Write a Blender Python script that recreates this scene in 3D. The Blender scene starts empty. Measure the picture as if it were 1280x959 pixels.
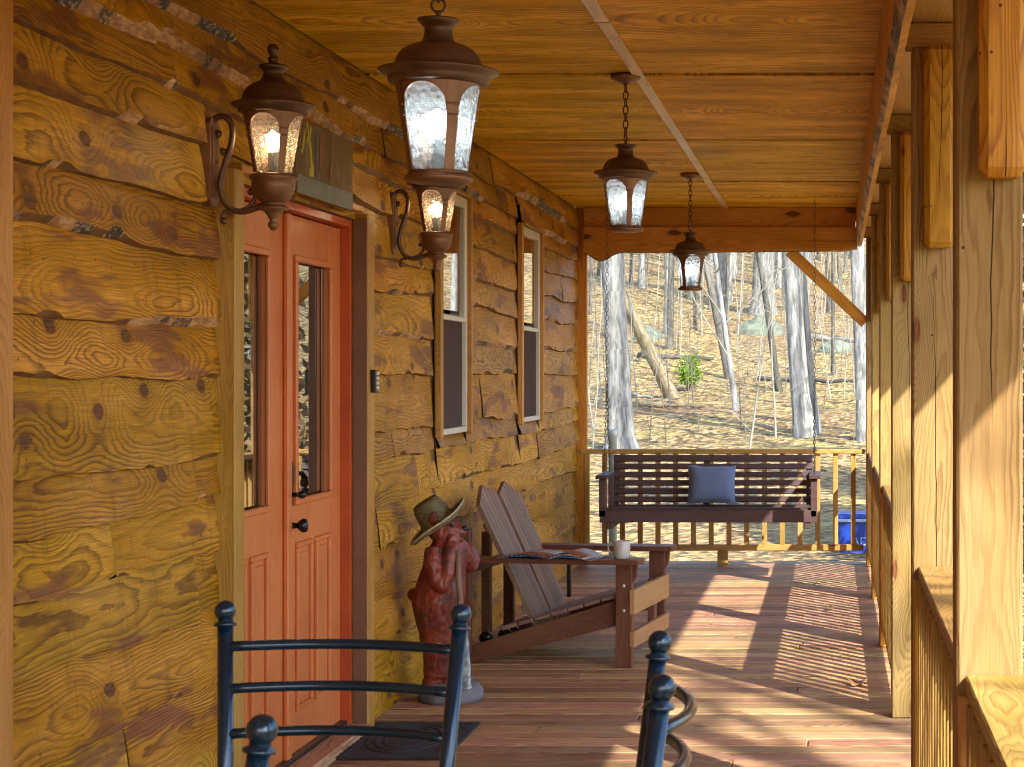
import bpy, math, random
from mathutils import Vector, Matrix, noise as mnoise
R = math.radians
rng = random.Random(7)
scene = bpy.context.scene
COL = scene.collection

# ------------------------------------------------------------------ helpers
def pn(a, b=0.0, c=0.0):
    return mnoise.noise(Vector((a, b, c)))

def sstep(a, b, x):
    t = max(0.0, min(1.0, (x-a)/(b-a))) if a != b else float(x > a)
    return t*t*(3-2*t)

class MB:
    """collects geometry for ONE mesh object; uv = metres (along, across), brd = random per board"""
    def __init__(s):
        s.v = []; s.f = []; s.mi = []; s.sm = []; s.uv = []; s.bd = []
    def face(s, idx, uvs, mat=0, smooth=False, bd=(0, 0)):
        s.f.append(tuple(idx)); s.mi.append(mat); s.sm.append(smooth); s.uv.extend(uvs); s.bd.extend([bd]*len(idx))
    def box(s, c, d, M=None, mat=0, bev=0.004, grain=None):
        """chamfered box, centre c, size d"""
        h = [x/2 for x in d]; b = min(bev, min(h)*0.45)
        if grain is None: grain = max(range(3), key=lambda k: d[k])
        bd = (rng.random(), rng.random()); off = rng.random()*40
        base = len(s.v); loc = []; ids = {}
        C = Vector(c)
        for sx in (-1, 1):
            for sy in (-1, 1):
                for sz in (-1, 1):
                    sg = (sx, sy, sz)
                    for k in range(3):
                        p = Vector([sg[a]*(h[a] - (0 if a == k else b)) for a in range(3)])
                        ids[(sg, k)] = base+len(loc); loc.append(p)
        for p in loc:
            q = (M @ p) if M is not None else p
            s.v.append(tuple(q + C))
        def uvof(i, k):
            p = loc[i-base]
            axes = [a for a in range(3) if a != k]
            if grain in axes:
                o = [a for a in axes if a != grain][0]
                return (p[grain]+off, p[o])
            return (p[axes[0]]*0.2+off, p[axes[1]]+0.03)
        for k in range(3):
            a, o = [q for q in range(3) if q != k]
            for sg in (-1, 1):
                q = []
                for (sa, so) in ((-1, -1), (1, -1), (1, 1), (-1, 1)):
                    t = [0, 0, 0]; t[k] = sg; t[a] = sa; t[o] = so
                    q.append(ids[(tuple(t), k)])
                e = (1, 0, 0, 0)
                flip = (sg < 0) ^ (k == 1)
                if flip: q.reverse()
                s.face(q, [uvof(i, k) for i in q], mat, False, bd)
        for k in range(3):        # edges parallel to axis k
            a, o = [q for q in range(3) if q != k]
            for sa in (-1, 1):
                for so in (-1, 1):
                    t0 = [0, 0, 0]; t0[a] = sa; t0[o] = so
                    t1 = list(t0); t0[k] = -1; t1[k] = 1
                    q = [ids[(tuple(t0), a)], ids[(tuple(t1), a)], ids[(tuple(t1), o)], ids[(tuple(t0), o)]]
                    n = (loc[q[1]-base]-loc[q[0]-base]).cross(loc[q[3]-base]-loc[q[0]-base])
                    ctr = loc[q[0]-base]+loc[q[2]-base]
                    tt = Vector(t0); tt[k] = 0
                    if n.dot(tt) < 0: q.reverse()
                    s.face(q, [uvof(i, a) for i in q], mat, False, bd)
        for sx in (-1, 1):
            for sy in (-1, 1):
                for sz in (-1, 1):
                    q = [ids[((sx, sy, sz), k)] for k in range(3)]
                    if sx*sy*sz < 0: q.reverse()
                    s.face(q, [uvof(i, 0) for i in q], mat, False, bd)
    def tube(s, pts, rad, seg=8, mat=0, caps=True, smooth=True, flat=1.0):
        pts = [Vector(p) for p in pts]; n = len(pts)
        if not hasattr(rad, '__len__'): rad = [rad]*n
        bd = (rng.random(), rng.random()); off = rng.random()*40
        base = len(s.v); L = 0.0; prev = None; Ls = []
        for i, p in enumerate(pts):
            t = (pts[min(i+1, n-1)]-pts[max(i-1, 0)])
            if t.length < 1e-9: t = Vector((0, 0, 1))
            t.normalize()
            if prev is None:
                ref = Vector((0, 0, 1)) if abs(t.z) < 0.9 else Vector((1, 0, 0))
                u = t.cross(ref).normalized()
            else:
                u = (prev - t*prev.dot(t))
                u = u.normalized() if u.length > 1e-6 else t.orthogonal().normalized()
            prev = u; w = t.cross(u)
            if i: L += (p-pts[i-1]).length
            Ls.append(L)
            for k in range(seg):
                a = 2*math.pi*k/seg
                s.v.append(tuple(p + (u*math.cos(a) + w*math.sin(a)*flat)*rad[i]))
        for i in range(n-1):
            for k in range(seg):
                k2 = (k+1) % seg
                q = [base+i*seg+k, base+i*seg+k2, base+(i+1)*seg+k2, base+(i+1)*seg+k]
                c = 2*math.pi*rad[i]
                s.face(q, [(Ls[i]+off, c*k/seg), (Ls[i]+off, c*(k+1)/seg), (Ls[i+1]+off, c*(k+1)/seg), (Ls[i+1]+off, c*k/seg)], mat, smooth, bd)
        if caps:
            for (i, rev) in ((0, True), (n-1, False)):
                q = [base+i*seg+k for k in range(seg)]
                if rev: q.reverse()
                s.face(q, [(off+0.01*k, 0.01*k) for k in range(seg)], mat, False, bd)
    def lathe(s, prof, c=(0, 0, 0), seg=32, mat=0, smooth=True, M=None, sharp=()):
        """prof: (radius, z) list from bottom to top or top to bottom"""
        base = len(s.v); n = len(prof); C = Vector(c); bd = (rng.random(), rng.random())
        for (r, z) in prof:
            for k in range(seg):
                a = 2*math.pi*k/seg
                p = Vector((r*math.cos(a), r*math.sin(a), z))
                s.v.append(tuple((M @ p if M is not None else p)+C))
        up = prof[-1][1] >= prof[0][1]
        for i in range(n-1):
            for k in range(seg):
                k2 = (k+1) % seg
                q = [base+i*seg+k, base+i*seg+k2, base+(i+1)*seg+k2, base+(i+1)*seg+k]
                uv = [(prof[i][1], .1*k/seg), (prof[i][1], .1*(k+1)/seg), (prof[i+1][1], .1*(k+1)/seg), (prof[i+1][1], .1*k/seg)]
                if not up: q.reverse(); uv.reverse()
                s.face(q, uv, mat, smooth, bd)
        for (i, rev) in ((0, up), (n-1, not up)):
            if prof[i][0] > 1e-5:
                q = [base+i*seg+k for k in range(seg)]
                if rev: q.reverse()
                s.face(q, [(0, 0)]*seg, mat, False, bd)
    def sphere(s, c, r, seg=16, rings=10, mat=0, M=None, sc=(1, 1, 1)):
        prof = [(max(1e-4, r*math.sin(math.pi*i/rings)), -r*math.cos(math.pi*i/rings)) for i in range(rings+1)]
        S = Matrix.Diagonal(sc)
        s.lathe(prof, c, seg, mat, True, (M @ S) if M is not None else S)
    def prism(s, outline, axis, lo, hi, mat=0, M=None, c=(0, 0, 0)):
        """outline 2D (a,b) in the two other axes, extruded along axis from lo to hi"""
        n = len(outline); base = len(s.v); bd = (rng.random(), rng.random()); off = rng.random()*40
        oth = [a for a in range(3) if a != axis]; C = Vector(c)
        for t in (lo, hi):
            for (a, b) in outline:
                p = Vector((0, 0, 0)); p[axis] = t; p[oth[0]] = a; p[oth[1]] = b
                s.v.append(tuple((M @ p if M is not None else p)+C))
        area = sum(outline[i][0]*outline[(i+1) % n][1]-outline[(i+1) % n][0]*outline[i][1] for i in range(n))
        ccw = (area > 0) ^ (axis == 1)
        ext = [max(o[k] for o in outline)-min(o[k] for o in outline) for k in (0, 1)]
        mid = [(max(o[k] for o in outline)+min(o[k] for o in outline))/2 for k in (0, 1)]
        g = 0 if ext[0] > ext[1] else 1
        def cap(o): return (o[g]+off, o[1-g]-mid[1-g])
        f0 = list(range(base, base+n)); f1 = list(range(base+n, base+2*n))
        u0 = [cap(o) for o in outline]
        if ccw: s.face(f0[::-1], u0[::-1], mat, False, bd); s.face(f1, u0, mat, False, bd)
        else: s.face(f0, u0, mat, False, bd); s.face(f1[::-1], u0[::-1], mat, False, bd)
        for i in range(n):
            j = (i+1) % n
            q = [base+i, base+j, base+n+j, base+n+i]
            l = math.dist(outline[i], outline[j])
            if hi-lo > l: uv = [(lo+off, 0), (lo+off, l), (hi+off, l), (hi+off, 0)]
            else: uv = [(off, lo), (off+l, lo), (off+l, hi), (off, hi)]
            if not ccw: q.reverse(); uv.reverse()
            s.face(q, uv, mat, False, bd)
    def build(s, name, mats, parent=None, loc=None, rotz=0):
        me = bpy.data.meshes.new(name)
        me.from_pydata(s.v, [], s.f)
        for (ln, dat) in (('UVMap', s.uv), ('Board', s.bd)):
            l = me.uv_layers.new(name=ln)
            l.data.foreach_set('uv', [x for t in dat for x in t])
        me.polygons.foreach_set('material_index', s.mi)
        me.polygons.foreach_set('use_smooth', s.sm)
        for m in (mats if isinstance(mats, (list, tuple)) else [mats]): me.materials.append(m)
        me.update()
        o = bpy.data.objects.new(name, me); COL.objects.link(o)
        if parent: o.parent = parent
        if loc is not None: o.location = loc
        o.rotation_euler.z = rotz
        return o

def tag(o, label=None, cat=None, group=None, kind=None):
    if label: o['label'] = label
    if cat: o['category'] = cat
    if group: o['group'] = group
    if kind: o['kind'] = kind
    return o

def thing(name, label, cat, loc=(0, 0, 0), rotz=0, group=None):
    o = bpy.data.objects.new(name, None); COL.objects.link(o)
    o.empty_display_size = 0.1
    o.location = loc; o.rotation_euler = (0, 0, rotz)
    return tag(o, label, cat, group)

def copy_tree(o, parent=None):
    c = o.copy(); COL.objects.link(c)
    if parent: c.parent = parent
    for ch in list(o.children): copy_tree(ch, c)
    return c

# ------------------------------------------------------------------ materials
class NT:
    def __init__(s, name):
        s.m = bpy.data.materials.new(name); s.m.use_nodes = True
        s.t = s.m.node_tree; s.t.nodes.clear()
        s.out = s.t.nodes.new('ShaderNodeOutputMaterial')
    def n(s, typ, ins=None, **props):
        nd = s.t.nodes.new(typ)
        for k, v in props.items(): setattr(nd, k, v)
        for k, v in (ins or {}).items():
            if isinstance(v, bpy.types.NodeSocket): s.t.links.new(v, nd.inputs[k])
            else: nd.inputs[k].default_value = v
        return nd
    def ma(s, op, a, b=None, c=None, clamp=False):
        ins = {0: a}
        if b is not None: ins[1] = b
        if c is not None: ins[2] = c
        nd = s.n('ShaderNodeMath', ins, operation=op); nd.use_clamp = clamp
        return nd.outputs[0]
    def comb(s, x, y, z=0.0): return s.n('ShaderNodeCombineXYZ', {0: x, 1: y, 2: z}).outputs[0]
    def noise(s, vec, scale, detail=3.0, rough=.55, dim='3D'):
        return s.n('ShaderNodeTexNoise', {'Vector': vec, 'Scale': scale, 'Detail': detail, 'Roughness': rough}, noise_dimensions=dim).outputs['Fac']
    def map(s, v, a, b, c=0.0, d=1.0, smooth=True):
        nd = s.n('ShaderNodeMapRange', {0: v, 1: a, 2: b, 3: c, 4: d}, interpolation_type='SMOOTHSTEP' if smooth else 'LINEAR')
        return nd.outputs[0]
    def mix(s, f, a, b, blend='MIX'):
        def col(x): return x if isinstance(x, bpy.types.NodeSocket) else ((x[0], x[1], x[2], 1.0))
        nd = s.n('ShaderNodeMix', data_type='RGBA', blend_type=blend)
        for k, v in ((0, f), (6, a), (7, b)):
            if isinstance(v, bpy.types.NodeSocket): s.t.links.new(v, nd.inputs[k])
            elif k == 0: nd.inputs[0].default_value = v
            else: nd.inputs[k].default_value = col(v)
        return nd.outputs[2]
    def pbr(s, base, rough=.5, metal=0.0, bump=None, bstr=.3, bdist=.005, **kw):
        nd = s.n('ShaderNodeBsdfPrincipled')
        def setv(k, v):
            if isinstance(v, bpy.types.NodeSocket): s.t.links.new(v, nd.inputs[k])
            else: nd.inputs[k].default_value = v
        setv('Base Color', base if isinstance(base, bpy.types.NodeSocket) else (*base, 1.0))
        setv('Roughness', rough); setv('Metallic', metal)
        for k, v in kw.items(): setv(k.replace('_', ' '), v)
        if bump is not None:
            b = s.n('ShaderNodeBump', {'Height': bump, 'Strength': bstr, 'Distance': bdist})
            s.t.links.new(b.outputs[0], nd.inputs['Normal'])
        s.t.links.new(nd.outputs[0], s.out.inputs[0])
        return s.m
    def uvs(s):
        u = s.n('ShaderNodeUVMap', uv_map='UVMap').outputs[0]
        sp = s.n('ShaderNodeSeparateXYZ', {0: u})
        b = s.n('ShaderNodeUVMap', uv_map='Board').outputs[0]
        sb = s.n('ShaderNodeSeparateXYZ', {0: b})
        orn = s.n('ShaderNodeObjectInfo').outputs['Random']
        uu = s.ma('MULTIPLY_ADD', orn, 53.0, sp.outputs[0])
        return uu, sp.outputs[1], sb.outputs[0], sb.outputs[1], orn

def wood(name, light, dark, freq=70, d0=.05, amp=.10, fu=.7, knots=.35, ks=(1.8, 3.4), rough=.5, contrast=.8,
         fiber=.25, var=.25, crack=False, knotcol=(.07, .03, .012), blotch=.25, pink=0.0, bstr=.35, hue=.012, spec=.4, worn=0.0, dr=0.0, specks=0.0, streak=0.0, mottle=0.0):
    t = NT(name); u, v, r1, r2, orn = t.uvs()
    rs = t.ma('MULTIPLY_ADD', r1, 91.0, t.ma('MULTIPLY', orn, 17.0))
    vv = t.ma('ADD', v, t.ma('MULTIPLY', t.ma('SUBTRACT', r2, .5), .12))
    w1 = t.noise(t.comb(t.ma('MULTIPLY', u, fu), rs), 1.0, 2.0, .5, '2D')
    d = t.ma('MULTIPLY_ADD', t.ma('SUBTRACT', w1, .5), amp*4, d0)
    if dr: d = t.ma('MULTIPLY_ADD', t.ma('MULTIPLY', t.ma('SUBTRACT', w1, .5), amp*4), t.map(r2, 0, 1, .3, 1.25, False), d0)
    if dr: d = t.ma('MULTIPLY_ADD', r1, dr, d)
    w2 = t.noise(t.comb(t.ma('MULTIPLY', u, 1.6), t.ma('MULTIPLY_ADD', v, 6.0, rs)), 1.0, 2.0, .5, '2D')
    vv = t.ma('MULTIPLY_ADD', t.ma('SUBTRACT', w2, .5), .07, vv)
    r = t.ma('SQRT', t.ma('ADD', t.ma('MULTIPLY', vv, vv), t.ma('MULTIPLY', d, d)))
    vor = t.n('ShaderNodeTexVoronoi', {'Vector': t.comb(t.ma('MULTIPLY', u, ks[0]), t.ma('MULTIPLY_ADD', v, ks[1], rs)), 'Scale': 1.0}, voronoi_dimensions='2D')
    dist = vor.outputs['Distance']
    sel = t.ma('GREATER_THAN', t.n('ShaderNodeSeparateColor', {0: vor.outputs['Color']}).outputs[0], 1.0-knots)
    dd = t.ma('MULTIPLY', dist, 3.2)
    bulge = t.ma('MULTIPLY', t.ma('EXPONENT', t.ma('MULTIPLY', t.ma('MULTIPLY', dd, dd), -1.0)), sel)
    r = t.ma('MULTIPLY_ADD', bulge, .06, r)
    w3 = t.noise(t.comb(t.ma('MULTIPLY', u, 6.0), t.ma('MULTIPLY_ADD', v, 40.0, rs)), 1.0, 2.0, .5, '2D')
    r = t.ma('MULTIPLY_ADD', t.ma('SUBTRACT', w3, .5), .009, r)
    fr = t.ma('FRACT', t.ma('MULTIPLY', r, freq))
    ring = t.n('ShaderNodeValToRGB', {0: fr})
    e = ring.color_ramp.elements
    e[0].position = 0; e[0].color = (.12, .12, .12, 1); e[1].position = 1; e[1].color = (.15, .15, .15, 1)
    for (p, c) in ((.08, 0.0), (.45, .12), (.78, .85), (.9, 1.0)):
        q = e.new(p); q.color = (c, c, c, 1)
    ringv = t.n('ShaderNodeSeparateColor', {0: ring.outputs[0]}).outputs[0]
    strength = t.map(t.noise(t.comb(t.ma('MULTIPLY', u, 1.1), t.ma('MULTIPLY_ADD', v, 5.0, rs)), 1.0, 2.0, .5, '2D'), .3, .7, .35, 1.0)
    fac = t.ma('MULTIPLY', t.ma('MULTIPLY', ringv, strength), contrast)
    col = t.mix(fac, light, dark)
    if pink > 0:
        pm = t.map(t.noise(t.comb(t.ma('MULTIPLY', u, 1.3), t.ma('MULTIPLY_ADD', v, 6.0, t.ma('ADD', rs, 31.0))), 1.0, 3.0, .6, '2D'), .56, .66, 0, pink)
        col = t.mix(pm, col, (.20, .068, .036))
    fib = t.noise(t.comb(t.ma('MULTIPLY', u, 5.0), t.ma('MULTIPLY_ADD', v, 320.0, rs)), 1.0, 3.0, .65, '2D')
    col = t.mix(1.0, col, t.n('ShaderNodeCombineColor', {0: t.map(fib, .25, .75, 1-fiber, 1+fiber*.5, False), 1: t.map(fib, .25, .75, 1-fiber, 1+fiber*.5, False), 2: t.map(fib, .25, .75, 1-fiber, 1+fiber*.5, False)}).outputs[0], 'MULTIPLY')
    bl = t.noise(t.comb(t.ma('MULTIPLY', u, 1.0), t.ma('MULTIPLY_ADD', v, 4.0, t.ma('ADD', rs, 7.7))), 1.0, 4.0, .6, '2D')
    vfac = t.ma('MULTIPLY', t.map(bl, .2, .8, 1-blotch, 1+blotch, False), t.map(r2, 0, 1, 1-var, 1+var, False))
    hsv = t.n('ShaderNodeHueSaturation', {'Hue': t.map(r1, 0, 1, .5-hue, .5+hue, False), 'Saturation': t.map(bl, .2, .8, 1.08, .92, False), 'Value': vfac, 'Color': col})
    col = hsv.outputs[0]
    kdist = t.ma('ADD', dist, t.ma('MULTIPLY', t.ma('SUBTRACT', w3, .5), .05))
    km = t.ma('MULTIPLY', t.map(kdist, .085, .06), sel)
    kr = t.ma('MULTIPLY', t.map(dist, .17, .075, 0, .28), sel)
    col = t.mix(kr, col, (dark[0]*.8, dark[1]*.65, dark[2]*.6))
    kc = t.mix(t.map(fib, .4, .6), knotcol, (knotcol[0]*2.6, knotcol[1]*2.2, knotcol[2]*2))
    col = t.mix(km, col, kc)
    if worn > 0:
        wm = t.map(t.noise(t.comb(t.ma('MULTIPLY', u, 3.0), t.ma('MULTIPLY_ADD', v, 14.0, rs)), 1.0, 5.0, .7, '2D'), .5, .7, 0, worn)
        col = t.mix(wm, col, (.30, .23, .19))
    if mottle > 0:
        mo = t.noise(t.comb(t.ma('MULTIPLY', u, 5.0), t.ma('MULTIPLY_ADD', v, 11.0, rs)), 1.0, 5.0, .68, '2D')
        mo = t.ma('ADD', mo, t.ma('MULTIPLY', t.ma('SUBTRACT', t.noise(t.comb(t.ma('MULTIPLY', u, 14.0), t.ma('MULTIPLY_ADD', v, 34.0, rs)), 1.0, 3.0, .6, '2D'), .5), .5))
        col = t.mix(t.map(mo, .48, .72, 0, mottle), col, dark)
    if specks > 0:
        v3 = t.n('ShaderNodeTexVoronoi', {'Vector': t.comb(t.ma('MULTIPLY', u, 7.0), t.ma('MULTIPLY_ADD', v, 7.0, rs)), 'Scale': 1.0}, voronoi_dimensions='2D')
        s3 = t.ma('MULTIPLY', t.ma('LESS_THAN', v3.outputs['Distance'], .026), t.ma('GREATER_THAN', t.n('ShaderNodeSeparateColor', {0: v3.outputs['Color']}).outputs[1], 1-specks))
        col = t.mix(t.ma('MULTIPLY', s3, .85), col, (.03, .015, .006))
    if streak > 0:
        sk = t.map(t.noise(t.comb(t.ma('MULTIPLY', u, 15.0), t.ma('MULTIPLY_ADD', v, 2.2, rs)), 1.0, 4.0, .65, '2D'), .54, .74, 0, streak)
        col = t.mix(sk, col, (dark[0]*.7, dark[1]*.62, dark[2]*.6))
    h = t.ma('SUBTRACT', t.ma('MULTIPLY_ADD', ringv, .5, t.ma('MULTIPLY', fib, .35)), t.ma('MULTIPLY', km, 1.2))
    if crack:
        cw = t.noise(t.comb(t.ma('MULTIPLY', u, 1.5), rs), 1.0, 4.0, .6, '2D')
        cl = t.ma('ABSOLUTE', t.ma('SUBTRACT', v, t.ma('MULTIPLY_ADD', t.ma('SUBTRACT', cw, .5), .03, .005)))
        cwid = t.map(t.noise(t.comb(t.ma('MULTIPLY', u, 1.1), t.ma('ADD', rs, 3.3)), 1.0, 2.0, .5, '2D'), .42, .6, 0.0, .0016)
        cm = t.ma('LESS_THAN', cl, cwid)
        col = t.mix(cm, col, (.02, .01, .005)); h = t.ma('SUBTRACT', h, t.ma('MULTIPLY', cm, 2.0))
    rg = t.map(fib, .2, .8, rough-.06, rough+.12, False)
    return t.pbr(col, rg, 0, h, bstr, .003, Specular_IOR_Level=spec)

def plain(name, col, rough=.5, metal=0.0, nscale=6.0, namt=.25, bstr=.1, bscale=60.0, **kw):
    t = NT(name)
    co = t.n('ShaderNodeTexCoord').outputs['Object']
    n = t.noise(co, nscale, 4.0, .6)
    c = t.mix(1.0, col, t.n('ShaderNodeCombineColor', {i: t.map(n, .25, .75, 1-namt, 1+namt, False) for i in range(3)}).outputs[0], 'MULTIPLY')
    b = t.noise(co, bscale, 3.0, .6)
    return t.pbr(c, t.map(n, .3, .7, max(0.03, rough-.08), rough+.1, False), metal, b, bstr, .002, **kw)

M = {}
M['siding'] = wood('siding_wood', (.54, .262, .016), (.15, .052, .006), freq=96, d0=.02, dr=.16, amp=.06, fu=.75, specks=.5, streak=.3, knots=.42, ks=(2.0, 3.4), rough=.5, spec=.22, contrast=.9, var=.20, pink=.75, blotch=.34, fiber=.5, bstr=.9, hue=.008)
M['trim'] = wood('trim_wood', (.46, .235, .045), (.24, .10, .02), freq=120, knots=.15, rough=.5, contrast=.6)
M['post'] = wood('post_wood', (.345, .225, .085), (.145, .078, .025), freq=135, d0=.07, amp=.035, fu=.5, knots=.22, ks=(1.6, 6.5), rough=.65, spec=.2, specks=.25, streak=0, contrast=.8, var=.1, crack=True, knotcol=(.10, .04, .018), blotch=.15, fiber=.18)
M['rail'] = wood('rail_wood', (.42, .25, .065), (.23, .11, .025), freq=120, d0=.05, amp=.06, knots=.25, ks=(1.5, 5), rough=.55, contrast=.65, var=.15)
M['beam'] = wood('beam_wood', (.60, .29, .045), (.30, .12, .018), freq=75, d0=.06, amp=.05, fu=.4, knots=.45, ks=(1.3, 3.2), rough=.45, contrast=.6, var=.15)
M['scab'] = wood('bracket_wood', (.50, .25, .03), (.25, .095, .014), freq=95, d0=.05, amp=.05, fu=.5, knots=.4, ks=(2.6, 6.0), rough=.55, spec=.2, specks=.3, contrast=.8, var=.15, crack=True, knotcol=(.11, .03, .014))
M['ply'] = wood('plywood', (.82, .47, .02), (.27, .125, .007), freq=30, d0=.12, amp=.40, fu=1.1, knots=0.0, ks=(.8, 1.3), rough=.55, spec=.12, contrast=.9, var=.10, blotch=.5, fiber=.42, streak=.0, mottle=.5, bstr=.2)
M['deck'] = wood('deck_wood', (.47, .275, .14), (.13, .046, .025), freq=110, d0=.05, amp=.05, fu=.5, knots=.2, ks=(1.4, 5.5), rough=.55, spec=.3, contrast=.9, var=.36, blotch=.3, fiber=.3, hue=.02, worn=.35)
M['chairwood'] = wood('adirondack_wood', (.15, .052, .034), (.07, .022, .016), freq=110, knots=.1, rough=.45, contrast=.6, var=.15)
M['slatwood'] = wood('weathered_slat_wood', (.24, .15, .115), (.12, .07, .052), freq=120, knots=.1, rough=.55, contrast=.6, var=.12, hue=.02)
M['riser'] = wood('sunlit_riser_wood', (.40, .22, .10), (.25, .12, .05), freq=120, knots=.15, rough=.55, contrast=.5, var=.1)  # lighter than the chair frame: sunlight on the front boards put into the colour
M['swing'] = wood('swing_wood', (.085, .045, .046), (.04, .023, .025), freq=110, knots=.1, rough=.5, contrast=.5, var=.12)
M['batten'] = wood('batten_wood', (.66, .50, .36), (.30, .15, .08), freq=160, knots=.1, rough=.35, contrast=.6, var=.2, worn=.6)
M['soffit'] = wood('soffit_wood', (.50, .31, .11), (.32, .16, .05), freq=60, d0=.1, amp=.2, knots=.15, rough=.5, contrast=.5)
M['signwood'] = wood('sign_wood', (.17, .105, .05), (.085, .05, .028), freq=120, knots=.2, rough=.7, contrast=.7, var=.2, worn=.4)
M['pole'] = wood('pole_wood', (.24, .14, .09), (.13, .07, .045), freq=150, knots=.1, rough=.6)

def bark_edge():
    t = NT('bark_edge'); u, v, r1, r2, orn = t.uvs()
    p = t.comb(t.ma('MULTIPLY', u, 14.0), t.ma('MULTIPLY', v, 50.0), t.ma('MULTIPLY', r1, 20.0))
    n1 = t.noise(p, 1.0, 5.0, .65)
    n2 = t.noise(t.comb(t.ma('MULTIPLY', u, 1.7), r1, 0.0), 1.0, 3.0, .6)
    col = t.mix(t.map(n1, .38, .62), (.30, .13, .045), (.60, .37, .21))
    ch = t.noise(t.comb(t.ma('MULTIPLY', u, 48.0), t.ma('MULTIPLY', v, 70.0), r1), 1.0, 4.0, .7)
    bc = t.mix(t.map(ch, .50, .64), (.025, .015, .01), (.50, .42, .38))
    m = t.map(t.ma('MULTIPLY_ADD', n1, .25, n2), .62, .67)
    col = t.mix(m, col, bc)
    h = t.ma('MULTIPLY_ADD', ch, m, n1)
    return t.pbr(col, .55, 0, h, .8, .012)
M['bark'] = bark_edge()
M['edge'] = plain('shaded_board_edge', (.16, .072, .019), .7, nscale=18, namt=.6, bstr=.6, bscale=40)  # dark chipped notches, and crevice shade under siding boards put into the colour

def door_paint():
    t = NT('door_paint'); u, v, r1, r2, orn = t.uvs()
    co = t.n('ShaderNodeTexCoord').outputs['Object']
    sp = t.n('ShaderNodeSeparateXYZ', {0: co})
    g = t.noise(t.comb(t.ma('MULTIPLY', sp.outputs[1], 60.0), t.ma('MULTIPLY', sp.outputs[2], 5.0)), 1.0, 4.0, .6)
    n = t.noise(co, 3.0, 3.0, .6)
    col = t.mix(t.map(n, .3, .7), (.52, .15, .045), (.60, .19, .058))
    col = t.mix(t.map(g, .5, .75, 0, .25), col, (.42, .09, .02))
    return t.pbr(col, t.map(g, .3, .7, .32, .5, False), 0, g, .12, .002)
M['door'] = door_paint()
M['jamb'] = plain('jamb_paint', (.42, .07, .016), .4, nscale=4)
M['brown'] = plain('dark_brown_trim', (.16, .075, .045), .5, nscale=5)
M['copper'] = plain('lantern_metal', (.20, .10, .058), .40, .5, nscale=9, namt=.35, bstr=.08, bscale=90)
M['coppdark'] = plain('lantern_metal_dark', (.12, .062, .038), .42, .5, nscale=9, namt=.35, bstr=.08, bscale=90)
M['iron'] = plain('chair_iron', (.010, .036, .075), .22, .45, nscale=12, namt=.15, bstr=.01, bscale=150, Coat_Weight=.5, Coat_Roughness=.15)
M['black'] = plain('black_metal', (.012, .011, .012), .3, .3)
M['vinyl'] = plain('white_vinyl', (.62, .61, .58), .4, namt=.06)
M['screen'] = None
M['fabric'] = plain('blue_grey_fabric', (.13, .18, .34), .9, nscale=5, namt=.12, bstr=.5, bscale=240, Sheen_Weight=.2)
M['mug'] = plain('mug_glaze', (.50, .49, .49), .25, namt=.05, bstr=.02)
M['paper'] = plain('paper', (.55, .52, .48), .5, namt=.08)
M['photo1'] = plain('printed_page', (.26, .11, .08), .35, nscale=22, namt=.6)
M['bluepage'] = plain('blue_page_edge', (.05, .16, .42), .35, nscale=18, namt=.4)
M['mat'] = plain('rubber_mat', (.022, .022, .028), .8, nscale=20, namt=.5, bstr=1.0, bscale=45)
M['blue'] = plain('blue_plastic', (.006, .04, .33), .4, namt=.12)
M['bluehi'] = plain('blue_highlight_plastic', (.30, .42, .70), .4, namt=.08)  # highlight along the bin's top edge, put into the rim colour
M['letter'] = plain('pale_lettering', (.30, .45, .75), .5, namt=.05)
M['pipe'] = plain('pale_pvc', (.62, .72, .76), .4, namt=.06)
M['concrete'] = plain('base_grey_blue', (.125, .125, .15), .85, nscale=14, namt=.5, bstr=.9, bscale=30)
M['yellow'] = plain('yellow_paint', (.42, .36, .06), .6, nscale=30, namt=.3)
M['bluepaint'] = plain('blue_paint', (.09, .09, .14), .7, nscale=25, namt=.5)
M['redpaint'] = plain('red_paint', (.24, .08, .05), .7, nscale=25, namt=.5)
M['greyband'] = plain('grey_paint', (.15, .16, .155), .6, nscale=14, namt=.35)
M['interior'] = plain('interior_wall', (.22, .18, .14), .8)
M['roofing'] = plain('roof_metal', (.10, .06, .045), .5, .3)
M['rock'] = plain('lichen_rock', (.13, .165, .13), .9, nscale=2.2, namt=.45, bstr=1.0, bscale=6)
M['leafbrown'] = plain('dry_leaf', (.30, .16, .07), .6, nscale=30, namt=.4)

def bear_paint():
    t = NT('bear_paint')
    co = t.n('ShaderNodeTexCoord').outputs['Object']
    n = t.noise(co, 7.0, 5.0, .65); f = t.noise(co, 45.0, 3.0, .6)
    col = t.mix(t.map(n, .3, .7), (.13, .018, .012), (.28, .048, .028))
    col = t.mix(t.map(t.noise(co, 5.0, 6.0, .75), .47, .60, 0, .85), col, (.045, .025, .03))
    col = t.mix(t.map(f, .6, .75, 0, .3), col, (.10, .03, .03))
    return t.pbr(col, t.map(f, .3, .7, .35, .6, False), 0, t.ma('MULTIPLY_ADD', f, .5, n), .7, .012)
M['bear'] = bear_paint()

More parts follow.
